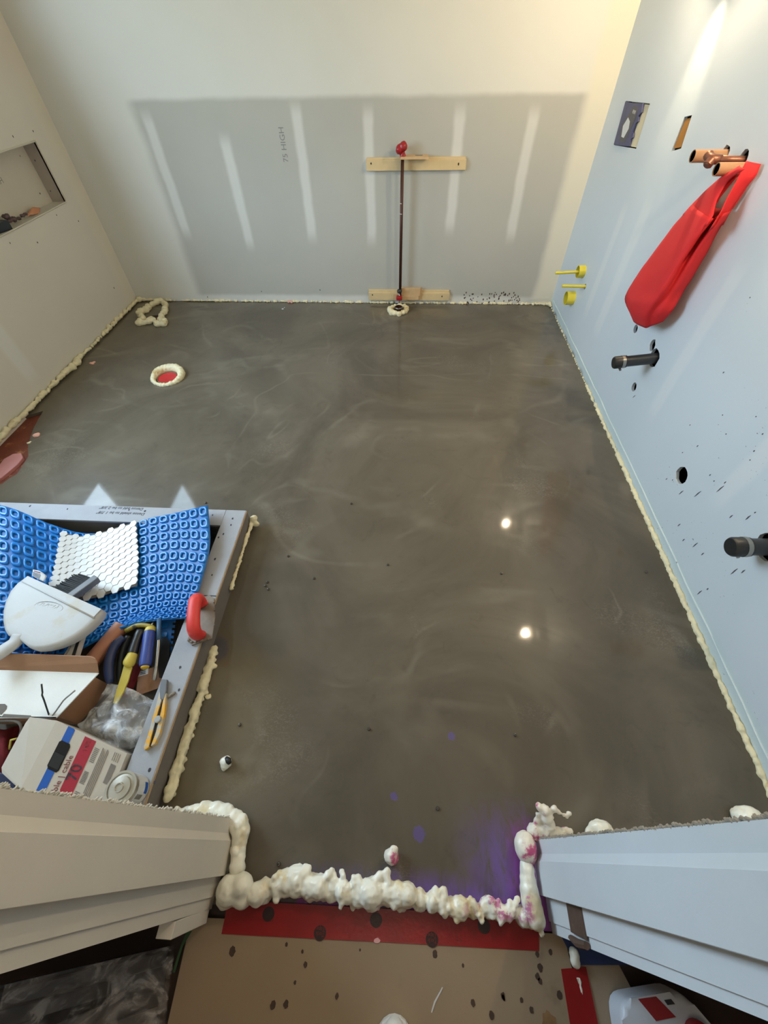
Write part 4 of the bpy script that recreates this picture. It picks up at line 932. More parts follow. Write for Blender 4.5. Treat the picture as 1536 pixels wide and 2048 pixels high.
obj('lip_panel', prism(nb(), [P(u, v, dz(u, v) + .0015) for u, v in lip], V((0, 0, .0045)), .001), m_pan_w, t)
obj('lip_ridge', tube(nb(), [P(44, 1162, dz(44, 1162) + .005), P(115, 1198, dz(115, 1198) + .006), P(189, 1236, dz(189, 1236) + .005)], .0028, 8), m_pan_w, t, True)
hd = [P(40, 1272, DZ - .012), P(30, 1285, DZ - .010), P(12, 1298, DZ - .008), P(-25, 1322, DZ + .0)]
obj('handle', tube(nb(), spline(hd, 12), [.026, .025, .024, .023, .023, .023, .0235, .024, .024, .024, .023, .018], 16, True, .6), m_pan_w, t, True)
oc = P(97, 1214, dz(97, 1214) + .0042); xo = (P(150, 1222, DZ) - P(60, 1206, DZ)); xo.z = 0; xo.normalize(); yo = Z1.cross(xo)
obj('embossed_oval', tube(nb(), [oc + xo * (math.cos(a) * .052) + yo * (math.sin(a) * .019) for a in [2 * math.pi * k / 28 for k in range(28)]], .0009, 6, closed=True), m_pan_w, panb, True, label='raised oval with slanted letters')
text('embossed_letters', 'VESAN', oc - xo * -.040 + yo * .011 + V((0, 0, -.0004)), -xo, Z1, .030, m_pan_w, panb, .0016, .45)
# brush
t = thing('hand_brush', P(150, 1165, .13), 'black bristled hand brush tucked under the dustpan mouth', 'brush')
e0, e1_ = P(112, 1172, .150), P(188, 1163, .135)
hd_ = [P(145, 1192, .150), P(189, 1160, .135)]
dirb = (hd_[1] - hd_[0]).normalized(); nrm_ = V((0, 0, 1)); side = nrm_.cross(dirb).normalized()
cb = (hd_[0] + hd_[1]) / 2
Rb = Matrix((dirb, side, dirb.cross(side))).transposed()
obj('brush_head', box(nb(), cb + side * -.008 + V((0, 0, .006)), (.052, .013, .013), Rb, .003), m_brhead, t)
bm = nb()
for i in range(26):
    for j in range(5):
        f = i / 25; b0 = hd_[0].lerp(hd_[1], f * .98 - .02) + V((0, 0, (j - 2) * .0045 + .004)) + side * .004
        tip = b0 + side * random.uniform(.066, .074) * (1 - .2 * max(0, f - .75) * 4) + dirb * (random.uniform(-.004, .004) - .008) + V((0, 0, random.uniform(-.004, .004)))
        tube(bm, [b0, (b0 + tip) / 2 + V((0, 0, .002)), tip], [.0034, .0036, .0022], 5)
obj('bristles', bm, m_brist, t, kind='stuff')
# barcode tag
t = thing('paper_tag', P(90, 1147, .15), 'white curled paper tag with barcode at the dustpan mouth', 'tag')
tg = [[P(66, 1139, .172), P(80, 1142, .176), P(94, 1152, .172)], [P(64, 1151, .178), P(76, 1158, .182), P(88, 1163, .178)]]
obj('tag_paper', sheet(nb(), Patch(tg), 8, 4, .0006), m_white, t, True)
sp_ = Patch(tg)
for k in range(6):
    b0 = .38 + k * .1; r_ = [sp_(.05, b0), sp_(.6, b0)]
    obj('barcode_bar', prism(nb(), [sp_(.05, b0) + V((0, 0, .0008)), sp_(.35, b0) + V((0, 0, .0008)), sp_(.62, b0) + V((0, 0, .0008)), sp_(.62, b0 + .05) + V((0, 0, .0008)), sp_(.35, b0 + .05) + V((0, 0, .0008)), sp_(.05, b0 + .05) + V((0, 0, .0008))], V((0, 0, .0004))), m_ink, t)
obj('tag_red_mark', prism(nb(), [sp_(a_, b0) + V((0, 0, .0008)) for a_, b0 in ((.1, .12), (.55, .12), (.55, .28), (.1, .28))], V((0, 0, .0004))), m_maroon, t)

# ------------------------------------------------------------------ open carton with white lining
t = thing('carton_lid', P(90, 1380, .1), 'open cardboard carton lid with white corrugated lining in the shower corner', 'box')
CZ = .16
w4 = [(-60, 1338), (197, 1346), (112, 1436), (-60, 1436)]
obj('lining_panel', prism(nb(), [P(u, v, CZ + .0) for u, v in w4], V((0, 0, -.004))), m_card_w, t)
fb = [P(-60, 1338, CZ), P(197, 1346, CZ)]; ft = [P(-60, 1305, CZ + .035), P(182, 1314, CZ + .035), P(190, 1318, CZ + .033), P(194, 1326, CZ + .026)]
obj('upright_flap', prism(nb(), [fb[0], fb[1]] + ft[::-1], V((0, .003, 0))), m_card_b, t)
obj('front_edge', prism(nb(), [P(-60, 1434, CZ), P(112, 1436, CZ), P(110, 1442, CZ - .03), P(-60, 1440, CZ - .03)], V((0, .003, 0))), m_card_b, t)
for nm, q in (('slot_tab', [(-20, 1408), (10, 1408), (14, 1412), (13, 1418), (3, 1429), (-20, 1429)]), ('slot_tab', [(8, 1428), (62, 1431), (60, 1436), (4, 1434)])):
    obj(nm, prism(nb(), [P(u, v, CZ + .0004) for u, v in q], V((0, 0, .0012))), m_bside, t)
obj('carton_body', prism(nb(), [P(u, v, CZ - .012) for u, v in ((-60, 1342), (180, 1349), (104, 1430), (-60, 1430))], V((0, 0, -.130))), m_card_b, t)
# strip box edge between membrane and carton
t = thing('flat_carton', P(140, 1290, .1), 'narrow white carton edge with a dark stripe between the membrane and the brown tube', 'box')
obj('carton_strip', prism(nb(), [P(u, v, .165) for u, v in ((148, 1276), (166, 1268), (150, 1318), (124, 1316))], V((0, 0, -.02)), .001), m_card_g, t)
obj('dark_stripe', prism(nb(), [P(u, v, .166) for u, v in ((157, 1272), (163, 1269), (148, 1318), (141, 1318))], V((0, 0, .0006))), m_black, t)
text('small_print', 'UNCOUPLING', P(131, 1314, .1656), P(152, 1276, .1656) - P(131, 1314, .1656), Z1, .009, m_ink, t)
# brown paper tube
o = obj('cardboard_tube', lathe(nb(), [(.024, 0), (.027, .0), (.027, .15), (.024, .15), (.024, 0)], P(178, 1330, .085), P(235, 1262, .085) - P(178, 1330, .085), 24, False), M('copper_brown_card', srgb(178, 122, 96), .5, .06, 20), None, 40)
tags(o, 'smooth copper brown cardboard tube under the edge of the blue membrane', 'tube')

# ------------------------------------------------------------------ hand tools
t = thing('pliers', P(232, 1330, 0), 'large pliers with curved navy blue grips beside the brown tube', 'pliers')
g1 = [P(u, v, z_) for u, v, z_ in ((247, 1275, .10), (232, 1288, .105), (222, 1308, .105), (217, 1335, .10), (220, 1366, .09))]
obj('grip', tube(nb(), spline(g1, 16), [.012] * 3 + [.0145] * 10 + [.014, .013, .009], 12), m_hnavy, t, True)
g2 = [P(u, v, z_) for u, v, z_ in ((258, 1272, .085), (250, 1290, .08), (243, 1315, .075), (240, 1345, .07), (242, 1368, .06))]
obj('grip', tube(nb(), spline(g2, 14), [.012] * 13 + [.008], 12), m_black, t, True, label='black grip half hidden')
obj('pivot_arch', tube(nb(), spline([P(252, 1262, .10), P(275, 1251, .105), P(300, 1253, .105), P(312, 1262, .10)], 12), .0085, 10), M('yellow_black_collar', srgb(150, 132, 40), .5, .2, spots=(srgb(60, 56, 40), .4, 30)), t, True)
t = thing('jab_saw', P(255, 1330, 0), 'yellow bladed tool with black and yellow handle reaching into the clear bag', 'saw')
obj('handle', tube(nb(), spline([P(281, 1262, .11), P(272, 1285, .115), P(264, 1312, .115)], 12), [.014, .0145, .015, .0145, .014, .014, .0145, .015, .0155, .016, .016, .015], 14), m_black, t, True)
obj('collar', tube(nb(), spline([P(266, 1308, .116), P(259, 1324, .116), P(254, 1334, .112)], 10), [.0155, .017, .018, .0185, .019, .019, .018, .0165, .013, .009], 14), m_hyel, t, True)
obj('blade', prism(nb(), [P(248, 1330, .112), P(264, 1334, .112), P(256, 1362, .105), P(246, 1384, .10), P(233, 1408, .095), P(226, 1406, .095), P(233, 1380, .10), P(242, 1352, .106)], V((0, 0, -.006)), .0015), m_hyel, t)
t = thing('screwdriver', P(292, 1300, 0), 'stout screwdriver with blue grip and yellow end cap', 'screwdriver')
hA, hB = P(300, 1258, .115), P(290, 1334, .115); ax = hB - hA; L = ax.length
obj('grip', lathe(nb(), [(.012, 0), (.0165, .006), (.019, .02), (.0185, L * .6), (.0195, L * .85), (.017, L * .97), (.011, L)], hA, ax, 20), m_hblue, t, 40)
obj('end_cap', lathe(nb(), [(.0125, L - .002), (.0125, L + .0025), (.010, L + .004), (.001, L + .004)], hA, ax, 20), M('yellow_end_cap', srgb(222, 180, 50), .5, .1), t, 40)
obj('ferrule', lathe(nb(), [(.0135, -.004), (.0165, .004), (.0175, .010), (.016, .014)], hA, ax, 18), m_hyel, t, 40)
obj('shank', tube(nb(), [hA, hA - ax.normalized() * .06 + V((0, 0, -.03))], .0035, 8), m_steel, t, True)
t = thing('chisel_rod', P(316, 1300, 0), 'slim grey steel rod standing beside the blue screwdriver grip', 'tool')
obj('rod', tube(nb(), spline([P(318, 1240, .11), P(317, 1290, .108), P(310, 1352, .10), P(308, 1360, .098)], 10), [.006] * 8 + [.005, .003], 10), m_steel, t, True)
obj('sleeve', tube(nb(), [P(318, 1239, .111), P(317.5, 1280, .110)], .0075, 10), M('blue_grey_sleeve', srgb(58, 88, 120), .5, .15), t, True)
t = thing('tape_knife', P(335, 1315, 0), 'dark rounded trowel leaning inside the kerb', 'trowel')
obj('blade', prism(nb(), [P(u, v, .068) for u, v in ((318, 1272), (329, 1270), (340, 1284), (337, 1320), (326, 1356), (318, 1355), (315, 1320))], V((0, 0, -.010)), .003), m_black, t)
# dark red handle under the saw, card with barcode
o = obj('hand_tool', tube(nb(), [P(276, 1330, .05), P(262, 1365, .045), P(250, 1395, .04)], [.016, .016, .012], 12), m_redcloth, None, True); tags(o, 'dark red tool handle lying under the yellow blade', 'tool')
t = thing('card_sheet', P(298, 1370, .03), 'beige cardboard piece with a barcode label under the screwdriver', 'card')
obj('card', prism(nb(), [P(u, v, .045) for u, v in ((272, 1392), (276, 1346), (318, 1330), (328, 1372))], V((0, 0, -.003))), m_card_b, t)
obj('label', prism(nb(), [P(u, v, .0455) for u, v in ((276, 1354), (277, 1332), (298, 1326), (296, 1348))], V((0, 0, .0006))), m_white, t)
for k in range(4):
    a_ = P(281, 1338 + k * 3.2, .0463); obj('barcode_bar', prism(nb(), [a_, a_ + V((.017, .004, 0)), a_ + V((.017, .0015, 0)), a_ + V((0, -.0025, 0))], V((0, 0, .0004))), m_ink, t)
# float with red handle on the kerb
t = thing('grout_float', P(404, 1250, KZ), 'small grimy float with a red loop handle resting on the kerb', 'float')
obj('float_plate', prism(nb(), [P(u, v, KZ + .008) for u, v in ((374, 1282), (383, 1290), (424, 1277), (430, 1235), (428, 1196), (418, 1190), (404, 1196), (392, 1235))], V((0, 0, -.0075)), .0015), m_trowel, t)
foam('mortar_crust', [(P(u, v, KZ + .008), r_) for u, v, r_ in ((378, 1281, .006), (384, 1284, .006), (392, 1284, .005), (404, 1281, .005), (416, 1278, .005), (429, 1250, .005), (429, 1222, .004), (428, 1205, .004))], m_trowel, .003, .004, t)
hz0 = KZ + .055
hp = [(388, 1200, KZ + .008), (386, 1196, KZ + .035), (396, 1192, KZ + .058), (400, 1206, KZ + .066), (398, 1235, KZ + .068), (394, 1262, KZ + .062), (390, 1272, KZ + .040), (394, 1274, KZ + .008)]
A_, B_ = P(402, 1203, KZ + .03), P(398, 1268, KZ + .03); A_.z = B_.z = 0
dd = (B_ - A_); 
def hpt(f, z_): q = A_ + dd * f; return V((q.x, q.y, KZ + z_))
loop = [hpt(.04, .012), hpt(-.02, .036), hpt(.03, .064), hpt(.25, .075), hpt(.5, .077), hpt(.78, .075), hpt(1.0, .064), hpt(1.04, .036), hpt(.98, .012)]
sh = V((-.004, .0, 0))
obj('handle', tube(nb(), [q + sh for q in spline(loop, 26)], [.022] * 26, 14, True, .80), m_redgrip, t, True)
# utility knife on the kerb
t = thing('utility_knife', P(315, 1430, KZ), 'dirty yellow snap blade utility knife lying on the kerb', 'knife')
kz = KZ + .014
def kq(px, z_, th, mat, name, bev=.002): return obj(name, prism(nb(), [P(u, v, z_) for u, v in px], V((0, 0, -th)), 0) if not bev else prism(nb(), [P(u, v, z_ - th) for u, v in px], V((0, 0, th)), bev), mat, t)
kq(((331, 1388), (322, 1386), (314, 1420), (303, 1462), (291, 1496), (293, 1502), (301, 1496), (308, 1468), (318, 1430)), kz, .013, m_ydirt, 'left_shell')
kq(((336, 1388), (331, 1392), (326, 1425), (316, 1465), (305, 1494), (313, 1490), (324, 1468), (332, 1430)), kz, .013, m_ydirt, 'right_shell')
kq(((333, 1388), (326, 1388), (317, 1425), (306, 1465), (298, 1494), (305, 1494), (315, 1465), (325, 1425)), kz - .005, .007, m_black, 'rail', .0005)
kq(((325, 1360), (337, 1361), (335, 1385), (330, 1402), (323, 1400), (322, 1382)), kz + .001, .011, M('grey_knife_nose', srgb(104, 106, 110), .5, .2), 'nose')
q = P(316, 1439, kz)
obj('slider', lathe(nb(), [(.010, -.003), (.0105, .004), (.009, .006), (.004, .0065), (.001, .006)], q, (0, 0, 1), 16), M('grey_slider', srgb(158, 160, 158), .5, .15), t, 40)
foam('dried_mortar', [(P(342, 1390, KZ + .004), .006), (P(348, 1387, KZ + .003), .005), (P(337, 1394, KZ + .005), .005)], m_trowel, .003, .002, t)

# clear plastic bag
t = thing('plastic_bag', P(230, 1440, .02), 'crumpled clear plastic bag in the shower corner beside the knife', 'bag')
rb_ = [PR(r) for r in (
    ((222, 1366, .075), (246, 1372, .10), (275, 1384, .085), (300, 1396, .07), (318, 1402, .06)),
    ((196, 1402, .07), (226, 1404, .12), (258, 1404, .10), (288, 1410, .10), (312, 1414, .06)),
    ((168, 1436, .065), (208, 1428, .11), (244, 1430, .14), (280, 1436, .11), (306, 1440, .06)),
    ((153, 1452, .06), (200, 1460, .12), (240, 1462, .11), (272, 1468, .12), (296, 1466, .06)),
    ((176, 1468, .055), (212, 1486, .07), (240, 1494, .08), (262, 1494, .07), (280, 1480, .055)))]
SB = Patch(rb_)
class CR(Patch):
    def __call__(s, a, b):
        p_ = SB(a, b); k = mn.noise(p_ * 13) * .018 + (abs(mn.noise(p_ * 19 + V((3, 1, 2)))) - .25) * .034
        return p_ + V((mn.noise(p_ * 30) * .006, mn.noise(p_ * 30 + V((5, 5, 5))) * .006, k))
obj('film', sheet(nb(), CR(rb_), 60, 50, 0), m_clear, t, True)
obj('film_underside', sheet(nb(), Patch([[V((p_.x, p_.y, p_.z * .55 + .012)) for p_ in r] for r in rb_]), 30, 24, 0, .012, 24), m_clear, t, True)

# ------------------------------------------------------------------ cable carton
t = thing('cable_carton', P(130, 1540, .1), 'grey cable carton with blue stripe and red panel by the torn wall edge', 'box')
A, B, Cc = P(42, 1577, .175), P(113, 1441, .175), P(254, 1507, .112)
D = A + (Cc - B)
def cp(s, q, d=0.0): p_ = (A.lerp(B, q)).lerp(D.lerp(Cc, q), s); return p_ + cn * d
cn = (D - A).cross(B - A).normalized(); cn = cn if cn.z > 0 else -cn
uD, vD = (D - A).normalized(), (B - A).normalized()
panel = obj('printed_panel', prism(nb(), [A, D, Cc, B], cn * -.003, 0), m_card_g, t)
lowz = .01
def drop(p_): return V((p_.x, p_.y, lowz))
obj('end_panel', prism(nb(), [B, Cc, drop(Cc), drop(B)], V((0, -.003, 0))), m_card_g, t)
obj('side_panel', prism(nb(), [Cc, D, drop(D), drop(Cc)], V((-.003, 0, 0))), m_card_g, t)
# open flap hinged on the left edge
obj('open_flap', prism(nb(), [A, B, P(60, 1434, .185), P(51, 1446, .182), P(3, 1535, .168), P(4, 1546, .166), P(34, 1574, .170)], V((0, 0, -.003))), m_card_g, t)
def decal(name, q, mat, d=.0005, **kw): return obj(name, prism(nb(), [cp(a_, b_, d) for a_, b_ in q], cn * .0004), mat, panel, **kw)
decal('blue_stripe', [(.17, .0), (.27, .0), (.27, .985), (.25, 1.0), (.17, 1.0)], m_blue_s)
decal('hand_hole_shade', [(.155, .40), (.18, .36), (.29, .36), (.31, .40), (.31, .74), (.29, .78), (.18, .78), (.155, .75)], m_hole_shade, .001, label='black patch for the dark hand hole in the carton')  # black decal on unbroken card, stands in for shade in the hole
decal('hand_hole_flap', [(.165, .40), (.295, .40), (.295, .60), (.165, .60)], m_black, .0016)
decal('red_panel', [(.42, .0), (.575, .0), (.575, .97), (.42, .97)], m_red_s)
text('carton_word', 'cable | cable', cp(.395, .04, .001), vD, cn, .0205, m_maroon, panel)
text('carton_number', '70', cp(.55, .36, .0015), vD, cn, .040, m_ink, panel)
text('carton_word', 'metres', cp(.465, .35, .0015), vD, cn, .013, m_maroon, panel)
text('carton_word', '14/2', cp(.51, .78, .0015), vD, cn, .016, m_maroon, panel)
bm_ = 0
for q0, q1 in ((.05, .27), (.37, .55), (.68, .9)):
    n_ = 9
    for k in range(n_):
        f = q0 + (q1 - q0) * k / n_; decal('barcode_bar', [(.595, f), (.655, f), (.655, f + .012), (.595, f + .012)], m_tgrey)
for k in range(5): decal('text_line', [(.69 + k * .02, .08 + .03 * (k % 2)), (.70 + k * .02, .08), (.70 + k * .02, .93 - .05 * (k % 3)), (.69 + k * .02, .93)], m_tgrey)
decal('text_block', [(.86, .5), (.93, .5), (.93, .78), (.86, .78)], m_tgrey)
for k in range(4): decal('text_line', [(.85 + k * .025, .82), (.857 + k * .025, .82), (.857 + k * .025, .95), (.85 + k * .025, .95)], m_tgrey)
# cable ends standing out of the carton
for nm, lab, q, r_, mt in (('cable_wire', 'dark bent cable wire standing out behind the cable carton', ((100, 1436, .15), (88, 1400, .20), (84, 1390, .21), (85, 1385, .215), (83, 1368, .23)), .0022, m_black),
                           ('cable_wire', 'bright bare bent wire leaning right behind the cable carton', ((100, 1438, .15), (112, 1422, .17), (126, 1402, .19), (132, 1396, .195), (150, 1381, .20)), .0022, m_steel),
                           ('cable_wire', 'thin yellow wire end at the left behind the carton flap', ((19, 1500, .10), (20, 1492, .13), (22, 1480, .15), (34, 1477, .15)), .0028, m_hyel)):
    o = obj(nm, tube(nb(), [P(*k) for k in q], r_, 8), mt, None, True); tags(o, lab, 'wire')
F('foam_scrap', 'small white crumb lying beside the white carton lining', [(P(143, 1410, .02), .011), (P(136, 1418, .02), .008, (1.4, .8, .7))], m_foamw)
# dark red cloth and coil at the left edge
S = Patch([PR(r) for r in (((-60, 1450, .06), (0, 1455, .09), (30, 1450, .07), (45, 1452, .04)), ((-60, 1500, .08), (0, 1500, .12), (22, 1505, .09), (34, 1510, .04)), ((-60, 1560, .06), (0, 1556, .08), (20, 1550, .06), (30, 1545, .03)))])
o = obj('red_cloth', sheet(nb(), S, 24, 20, .003, .02, 14), m_redcloth, None, True); tags(o, 'dark red cloth bundled at the left edge behind the cable carton', 'cloth')
o = obj('dark_cable', tube(nb(), spline([P(-30, 1446, .15), P(10, 1441, .15), P(36, 1444, .15), P(43, 1458, .14), P(40, 1470, .11)], 20), .004, 8), m_bside, None, True); tags(o, 'grey brown cable loop at the left edge below the carton lid', 'cable')
o = obj('navy_pouch', sheet(nb(), Patch([PR(r) for r in (((-40, 1540, .10), (5, 1548, .12), (30, 1572, .10)), ((-40, 1590, .08), (0, 1590, .1), (36, 1590, .08)))]), 12, 10, .003, .01, 18), m_hnavy, None, True); tags(o, 'dark navy pouch at the left edge beside the cable carton', 'pouch')
# small tin
ta = P(256, 1608, .03); td = P(216, 1588, .115) - P(278, 1586, .05)
t = thing('tin_can', P(270, 1587, KZ), 'small silver tin with printed label standing on the near end of the kerb', 'can')
td = V((.02, .01, 1)).normalized(); tc = P(270, 1587, KZ) + V((0, .006, .030))
obj('tin_body', lathe(nb(), [(.036, -.03), (.038, -.028), (.038, .048), (.036, .050)], tc, td, 28), m_tin, t, 40)
obj('tin_lid', lathe(nb(), [(.038, .049), (.0395, .050), (.0395, .054), (.034, .054), (.033, .051), (.027, .052), (.026, .060), (.012, .062), (.011, .066), (.009, .066), (.008, .063), (.001, .063)], tc, td, 28), m_tin, t, 30)
bm = nb()
for k in range(9):
    pass
x_, y_, d_ = frame(td)
ra = math.atan2((rt - d_ * rt.dot(d_)).dot(y_), (rt - d_ * rt.dot(d_)).dot(x_))
def band(a0, a1, h0, h1, name, mat, dr=.0004):
    bm = nb(); n_ = 8; g = [[bm.verts.new(tc + d_ * h + (x_ * math.cos(ra + a0 + (a1 - a0) * k / n_) + y_ * math.sin(ra + a0 + (a1 - a0) * k / n_)) * (.038 + dr)) for k in range(n_ + 1)] for h in (h0, h1)]
    for k in range(n_): bm.faces.new((g[0][k], g[0][k + 1], g[1][k + 1], g[1][k]))
    obj(name, bm, mat, t)
band(-1.0, 1.4, -.02, .036, 'tin_label', m_white)
band(-.2, .5, -.016, .0, 'tin_label_panel', m_blue_s, .0008); band(-.6, -.3, .0, .03, 'tin_label_panel', m_tgrey, .0008)

# ------------------------------------------------------------------ hall floor
HZ = 0.0
t = thing('floor_card', V((0, -.6, 0)), 'brown protective floor card covered in dark drips in front of the doorway', 'card')
obj('card_sheet', prism(nb(), [P(u, v, .003) for u, v in ((395, 1835), (1128, 1868), (1142, 1930), (1190, 2048), (1290, 2300), (300, 2300), (335, 2048), (375, 1870))], V((0, 0, -.003))), m_ram, t)
bm = nb()
for u, v, r_ in ((465, 1902, 5), (573, 1889, 2.2), (605, 1903, 2), (611, 1929, 3), (674, 1992, 3), (572, 2008, 4), (546, 2010, 4), (870, 1908, 4), (946, 2006, 3.5), (983, 2030, 4), (926, 1931, 2), (1006, 1992, 3.5), (1008, 1998, 2), (1080, 1935, 4), (1075, 1953, 3.5), (1080, 1962, 3), (1074, 1908, 3), (1101, 1904, 3), (1119, 1990, 4), (1063, 2020, 3), (1006, 1993, 2), (1043, 2000, 2.5), (720, 1900, 1.5), (590, 1965, 2)):
    prism(bm, circ(P(u, v, .0032), X0, X1, r_ * .00145, 14, .16, 1.25), V((0, 0, .0006)))
for pts in (((560, 2040), (568, 2025), (571, 2010)), ((640, 2000), (645, 1990))):
    pass
obj('drip_spots', bm, m_splat, t, kind='stuff')
obj('scratch', prism(nb(), [P(u, v, .0034) for u, v in ((862, 2024), (868, 2003), (880, 1982), (884, 1974), (886, 1975), (881, 1986), (871, 2005), (864, 2026))], V((0, 0, .0004))), m_white, t, label='pale scratch torn in the card')
obj('rust_stain', prism(nb(), circ(P(1098, 2042, .0032), X0, X1, .016, 18, .3), V((0, 0, .0005))), M('rust_stain', srgb(138, 104, 68), .7, .3, 40), t)
def tape(name, label, px, z, mat, slanted=None):
    t = thing(name, P(*px[0], z), label, 'tape')
    obj('strip', prism(nb(), [P(u, v, z) for u, v in px], V((0, 0, .0006))), mat, t); return t
t = tape('red_tape', 'red printed tape strip along the doorway edge of the floor card', ((450, 1834), (760, 1848), (1078, 1868), (1078, 1902), (760, 1884), (443, 1868)), .0036, m_tape)
for u, v in ((640, 1866), (864, 1879)):
    c_ = P(u, v, .0043); ob = obj('printed_badge', prism(nb(), circ(c_, X0, X1, .0155, 20, 0, .9), V((0, 0, .0004))), m_tapek, t)
    text('badge_word', 'Tuck', c_ + V((.0005, .0015, .0006)), (-1, .03, 0), (0, 0, 1), .011, m_tapet, t, .0003, 0, 'CENTER'); text('badge_word', 'Tape', c_ + V((.0005, .0105, .0006)), (-1, .03, 0), (0, 0, 1), .011, m_tapet, t, .0003, 0, 'CENTER')
for u, v in ((700, 1854), (925, 1870)): text('faint_print', 'TT', P(u, v, .0043), (-1, 0, 0), (0, 0, 1), .016, m_tapet, t)
obj('white_smudge', prism(nb(), circ(P(754, 1880, .0043), X0, X1, .008, 10, .3, .6), V((0, 0, .0004))), M('pink_smudge', srgb(214, 160, 160), .6, .1), t)
t = tape('red_tape', 'upper red tape strip disappearing under the threshold foam', ((455, 1800), (1085, 1835), (1080, 1868), (450, 1834)), .0048, m_tape)
for u, v in ((537, 1828), (752, 1840), (968, 1852)): obj('printed_badge', prism(nb(), circ(P(u, v, .0055), X0, X1, .0155, 20, 0, .9), V((0, 0, .0004))), m_tapek, t)
tape('red_tape', 'red tape strip along the right side of the floor card', ((1122, 1938), (1172, 1934), (1196, 2048), (1290, 2300), (1210, 2300), (1140, 2048)), .0036, m_tape)
o = obj('side_card', prism(nb(), [P(u, v, .0012) for u, v in ((1160, 1930), (1238, 1930), (1300, 2048), (1420, 2300), (1240, 2300))], V((0, 0, -.0012))), m_ram); tags(o, 'second brown floor card to the right of the red tape strip', 'card')
tape('blue_tape', 'dark blue tape strip under the foot of the right door frame', ((1120, 1868), (1240, 1880), (1270, 1930), (1152, 1930)), .0028, m_bluetape)
tape('green_tape', 'green tape strip along the left edge of the floor card', ((376, 1858), (384, 1862), (366, 1892), (350, 1945), (345, 1945), (362, 1890)), .0042, m_greentape)
# wrapped dark panel leaning in the hall on the left
t = thing('wrapped_board', P(200, 2000, 0), 'dark grey panelled board wrapped in clear film leaning in the hall on the left', 'panel')
pa, pb_ = P(338, 1892, .0), P(312, 2100, .0)
pc_, pd_ = V((pa.x - .40, pa.y - .02, .86)), V((pb_.x - .40, pb_.y - .02, .86))
PAN = Patch([[pb_, pa], [pd_, pc_]])
pn_ = (pa - pb_).cross(pd_ - pb_).normalized(); pn_ = pn_ if pn_.x > 0 else -pn_
obj('board', prism(nb(), [pb_, pa, pc_, pd_], pn_ * -.03, .003), m_dkwood, t)
def pp(a_, b_, d=0): return PAN(a_, b_) + pn_ * d
obj('raised_rail', prism(nb(), [pp(.80, .02, .0), pp(.97, .02, 0), pp(.97, .98, 0), pp(.80, .98, 0)], pn_ * .012, .004), m_dkwood, t)
obj('raised_rail', prism(nb(), [pp(.2, .02, .0), pp(.42, .02, 0), pp(.42, .98, 0), pp(.2, .98, 0)], pn_ * .012, .004), m_dkwood, t)
obj('groove_shade_strip', prism(nb(), [pp(.60, .14, .0005), pp(.66, .10, .0005), pp(.66, .98, .0005), pp(.54, .98, .0005), pp(.52, .4, .0005)], pn_ * .002), m_hole_shade, t)  # black strip laid on the board for the shade in its groove
class WR(Patch):
    def __call__(s, a, b):
        p_ = pp(a * 1.0, b * .42 - .015, .02); k = mn.noise(p_ * 20) * .008 + (abs(mn.noise(p_ * 45)) - .2) * .008
        return p_ + pn_ * k
obj('clear_film', sheet(nb(), WR([]), 40, 40, 0), m_wrap, t, True)
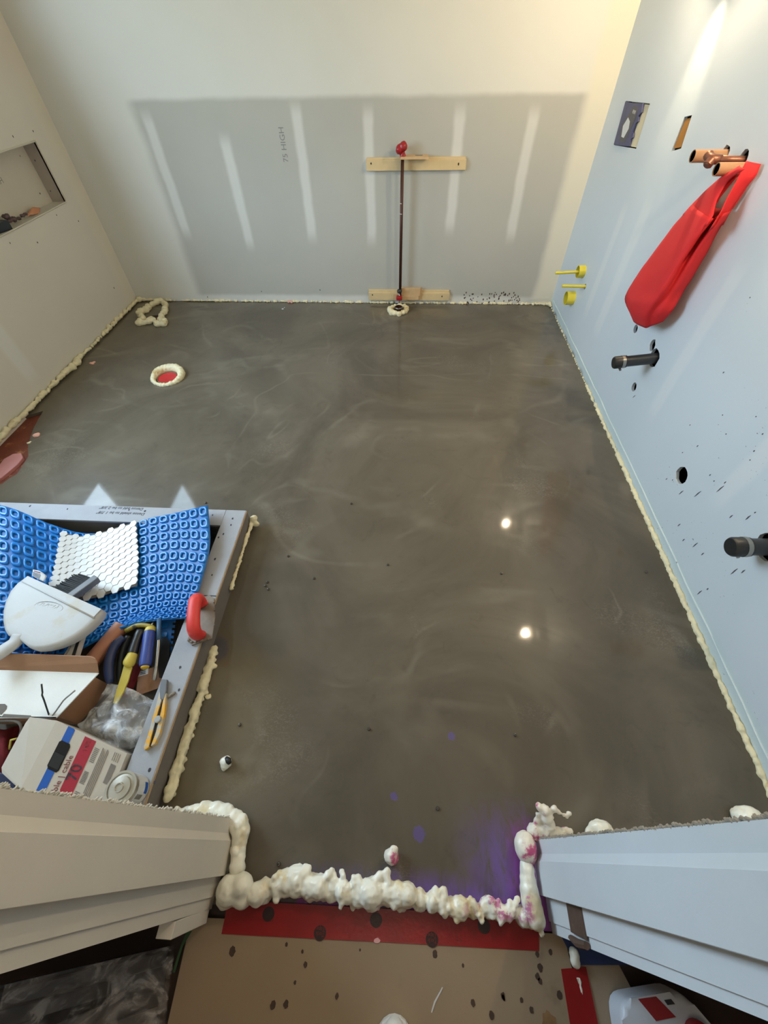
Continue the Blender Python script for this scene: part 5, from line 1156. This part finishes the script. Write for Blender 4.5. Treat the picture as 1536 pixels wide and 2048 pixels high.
# white jug lower right
t = thing('white_jug', P(1310, 2060, 0), 'white plastic jug with red label on the hall floor at lower right', 'jug')
ja, jb, jc, jd = [P(u, v, 0) + V((0, 0, .07)) for u, v in ((1212, 1982), (1330, 1962), (1430, 2080), (1240, 2170))]
def rounded(q, r, n=5):
    o_ = []
    for k in range(len(q)):
        a_, b_, c_ = q[k - 1], q[k], q[(k + 1) % len(q)]; p0 = b_ + (a_ - b_).normalized() * r; p1 = b_ + (c_ - b_).normalized() * r
        for i in range(n): t_ = i / (n - 1); o_.append(p0 * (1 - t_) ** 2 + b_ * 2 * t_ * (1 - t_) + p1 * t_ * t_)
    return o_
obj('jug_body', prism(nb(), rounded([V((q.x, q.y, .003)) for q in (ja, jb, jc, jd)], .028), V((0, 0, .067)), .014, 4), m_jug, t, 40)
obj('jug_cap', lathe(nb(), [(.026, .0), (.026, .018), (.022, .022), (.001, .022)], jc.lerp(ja, .3) + V((-.004, .0, 0)), (0, 0, 1), 20), m_redlab, t, 40)
obj('red_label', prism(nb(), [P(u, v, .0704) for u, v in ((1276, 1998), (1312, 1993), (1352, 2034), (1312, 2042))], V((0, 0, .0006))), m_redlab, t)
obj('dark_print', prism(nb(), [P(u, v, .0704) for u, v in ((1328, 2000), (1342, 1998), (1350, 2008), (1335, 2010))], V((0, 0, .0006))), m_ink, t)
# toe of a shoe at the bottom edge
t = thing('white_shoe', P(790, 2090, 0), 'rounded white toe of a shoe at the bottom edge of the picture', 'shoe')
sc_ = P(790, 2043, .045); sx_, sy_ = sc_.x, sc_.y
up_ = [(-.0, .03, .0), (.05, .046, .0), (.12, .050, .0), (.2, .04, .0), (.26, .042, .0)]
pts_ = []; rad_ = []
for k, (d_, r_, _) in enumerate(((0, .012, 0), (.012, .028, 0), (.04, .038, 0), (.09, .042, 0), (.15, .040, 0), (.21, .036, 0), (.25, .034, 0), (.262, .02, 0))):
    pts_.append(V((sx_, sy_ - d_, .018 + r_ * .55))); rad_.append(r_)
obj('upper', tube(nb(), pts_, rad_, 18, True, .85), m_vinyl, t, True)
obj('sole', prism(nb(), [V((sx_ + math.sin(a_) * .043, sy_ - .04 + (math.cos(a_) * .043), .004)) for a_ in [-math.pi / 2 + math.pi * k / 10 for k in range(11)]] + [V((sx_ + .034, sy_ - .262, .004)), V((sx_ - .034, sy_ - .262, .004))], V((0, 0, .02)), .004), m_vinyl, t)
obj('laces', tube(nb(), [V((sx_ + s_ * .018, sy_ - .1 - i * .012, .085 - .001 * i)) for i in range(6) for s_ in ((-1, 1) if i % 2 else (1, -1))], .003, 6), m_card_g, t, True)
